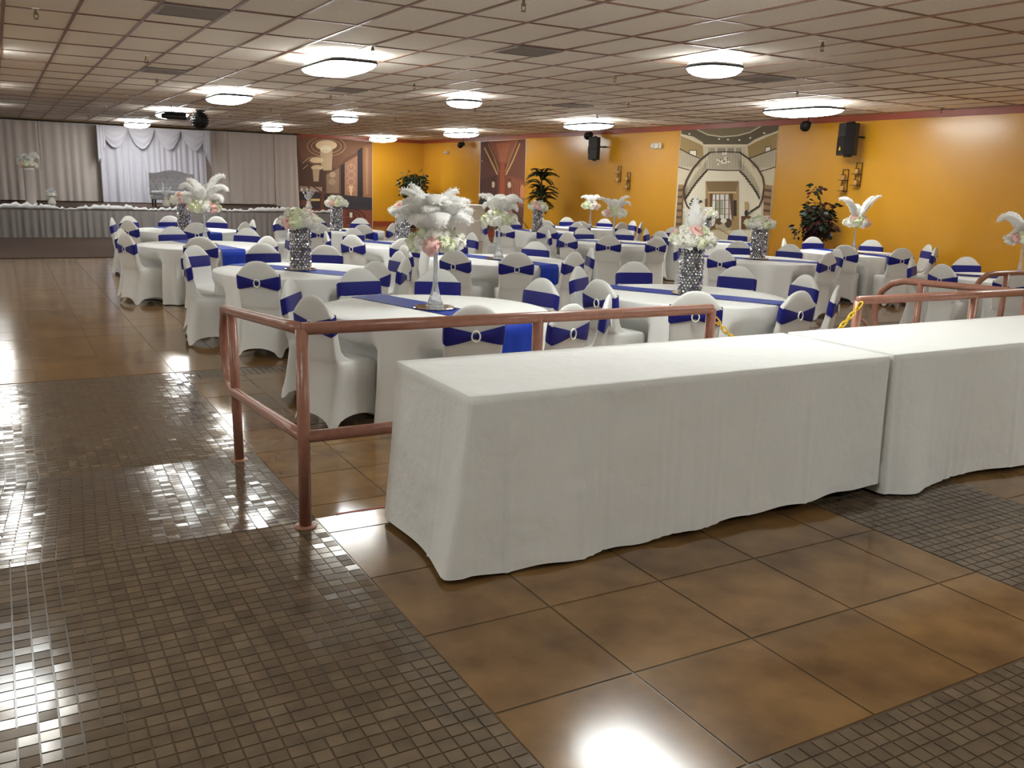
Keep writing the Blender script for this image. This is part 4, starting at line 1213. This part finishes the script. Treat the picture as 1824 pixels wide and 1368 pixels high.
for i in range(20):
    rr_ = random.Random(i+5); m.oval(230+rr_.gauss(0,17), 732+rr_.gauss(0,22), 13, 8, (52,64,44) if i % 2 else (38,48,34), 8)
m.rect(208,752,256,780,(50,46,42))
m.rect(556,812,626,905,(96,60,40)); m.oval(592,792,13,24,(46,38,36)); m.rect(580,712,604,766,(180,150,104)); m.line([(600,800),(640,770),(672,745)], 8, (60,46,38))
m.build('large wall mural of a double curved staircase hall', (XW-.004, 14.13, .0), (XW, 17.26, 2.945))
# hall with gold ceiling
m = Mural('x', 820, 180, 3.965)
m.poly([(145,288),(462,268),(440,915),(130,935)], (112,68,52))
m.poly([(200,284),(410,272),(330,440),(275,440)], (138,84,62)); m.poly([(250,300),(352,294),(318,430),(282,430)], (160,100,72)); m.poly([(145,288),(200,284),(262,520),(140,560)], (96,60,50)); m.poly([(410,272),(462,268),(455,560),(330,520)], (104,64,50))
m.line([(170,330),(215,420),(262,520)], 9, (190,160,104)); m.line([(420,300),(372,420),(322,520)], 9, (190,160,104)); m.line([(195,300),(240,400),(272,500)], 5, (170,138,92)); m.line([(400,290),(352,400),(318,500)], 5, (170,138,92))
m.poly([(282,440),(312,440),(314,700),(278,700)], (158,80,54)); m.poly([(140,560),(262,520),(262,700),(135,760)], (84,52,44)); m.poly([(330,520),(455,560),(448,760),(330,700)], (120,70,52))
for x, y in ((232,590),(346,592)): m.oval(x, y, 13, 22, (206,188,160)); m.oval(x, y-36, 8, 7, (60,40,34))
for i in range(5): m.line([(150+i*24, 548-i*6), (146+i*24, 760-i*12)], 4, (60,40,38)); m.line([(372+i*18, 545+i*8), (366+i*18, 730+i*10)], 5, (150,92,62))
m.poly([(135,760),(262,700),(330,700),(448,760),(440,915),(130,935)], (92,58,46))
for i in range(9): m.line([(296+(i-4)*8, 705), (290+(i-4)*52, 925)], 5, (168,128,84) if i % 2 else (58,38,34))
m.poly([(132,700),(180,690),(172,800),(130,840)], (46,42,44)); m.oval(438,640,16,50,(186,120,80)); m.rect(150,420,156,428,(220,220,220))
m.build('tall narrow wall mural of a reddish hall with gold ceiling', (XW-.004, 24.54, -.04), (XW, 27.58, 2.915))
# chandelier hall
m = Mural('y', 440, 180, 3.965)
m.poly([(345,238),(885,288),(885,912),(378,902)], (96,66,50))
m.poly([(345,238),(885,288),(860,320),(700,400),(640,470),(500,470),(380,400)], (112,78,58)); m.poly([(360,420),(560,480),(560,640),(372,640)], (78,54,44))
for rx, ry in ((135,70),(105,50)): m.line([(560+rx*math.cos(2*PI*i/24), 320+ry*math.sin(2*PI*i/24)) for i in range(25)], 5, (172,140,108))
m.oval(560,312,76,36,(224,204,168)); m.poly([(516,335),(604,340),(598,488),(540,490),(520,430)], (196,174,142)); m.oval(556,340,40,28,(240,228,200))
for i in range(8): m.line([(520+i*11,345),(522+i*10,486)], 2.5, (150,124,98))
m.oval(492,418,50,20,(210,188,152)); m.oval(494,470,42,18,(200,178,144)); m.poly([(462,480),(512,480),(506,568),(470,568)], (170,146,118)); m.line([(390,440),(440,400),(540,392)], 5, (180,150,118)); m.line([(395,480),(430,450)], 5, (180,150,118))
m.poly([(560,520),(620,490),(650,470),(650,650),(560,650)], (134,108,86)); m.oval(604,520,22,22,(168,144,118)); m.oval(600,570,26,22,(156,130,104))
m.poly([(662,455),(690,440),(690,672),(664,672)], (48,34,32)); m.poly([(690,438),(780,385),(782,672),(690,672)], (146,106,84)); m.poly([(780,350),(815,325),(818,676),(780,676)], (44,34,36)); m.poly([(818,320),(884,300),(884,682),(820,680)], (130,92,66)); m.rect(838,330,856,660,(152,112,80))
m.line([(735,440+0),(735,470)], 6, (176,140,112))
for cy in (470,520,570,620): m.line([(735+26*math.cos(2*PI*i/12), cy+22*math.sin(2*PI*i/12)) for i in range(13)], 4, (178,142,114))
m.poly([(718,600),(750,600),(734,690)], (200,168,130))
m.poly([(372,640),(660,660),(884,684),(884,772),(480,770),(378,770)], (54,46,48)); m.poly([(372,600),(530,608),(530,640),(372,640)], (150,130,112)); m.rect(450,690,514,706,(206,178,110)); m.rect(380,700,450,740,(110,70,50))
for i in range(9): m.rect(690+i*21,684,700+i*21,745,(40,42,52))
m.poly([(378,770),(560,762),(884,772),(885,912),(378,902)], (116,62,46))
for i in range(4): m.line([(700+(30+i*34)*math.cos(PI*k/12-PI/2), 820+(14+i*15)*math.sin(PI*k/12-PI/2)) for k in range(13)], 7, (58,36,34))
m.line([(410,565),(500,625),(590,692)], 9, (86,56,42)); m.rect(426,596,444,772,(92,60,44)); m.rect(520,650,544,786,(98,62,44)); m.line([(444,720),(520,732)], 6, (80,52,40)); m.poly([(560,880),(884,876),(884,896),(560,902)], (190,84,46))
m.build('wall mural of a brown hotel hall with tiered chandeliers', (9.4, YW-.004, ZL), (12.26, YW, 2.93))
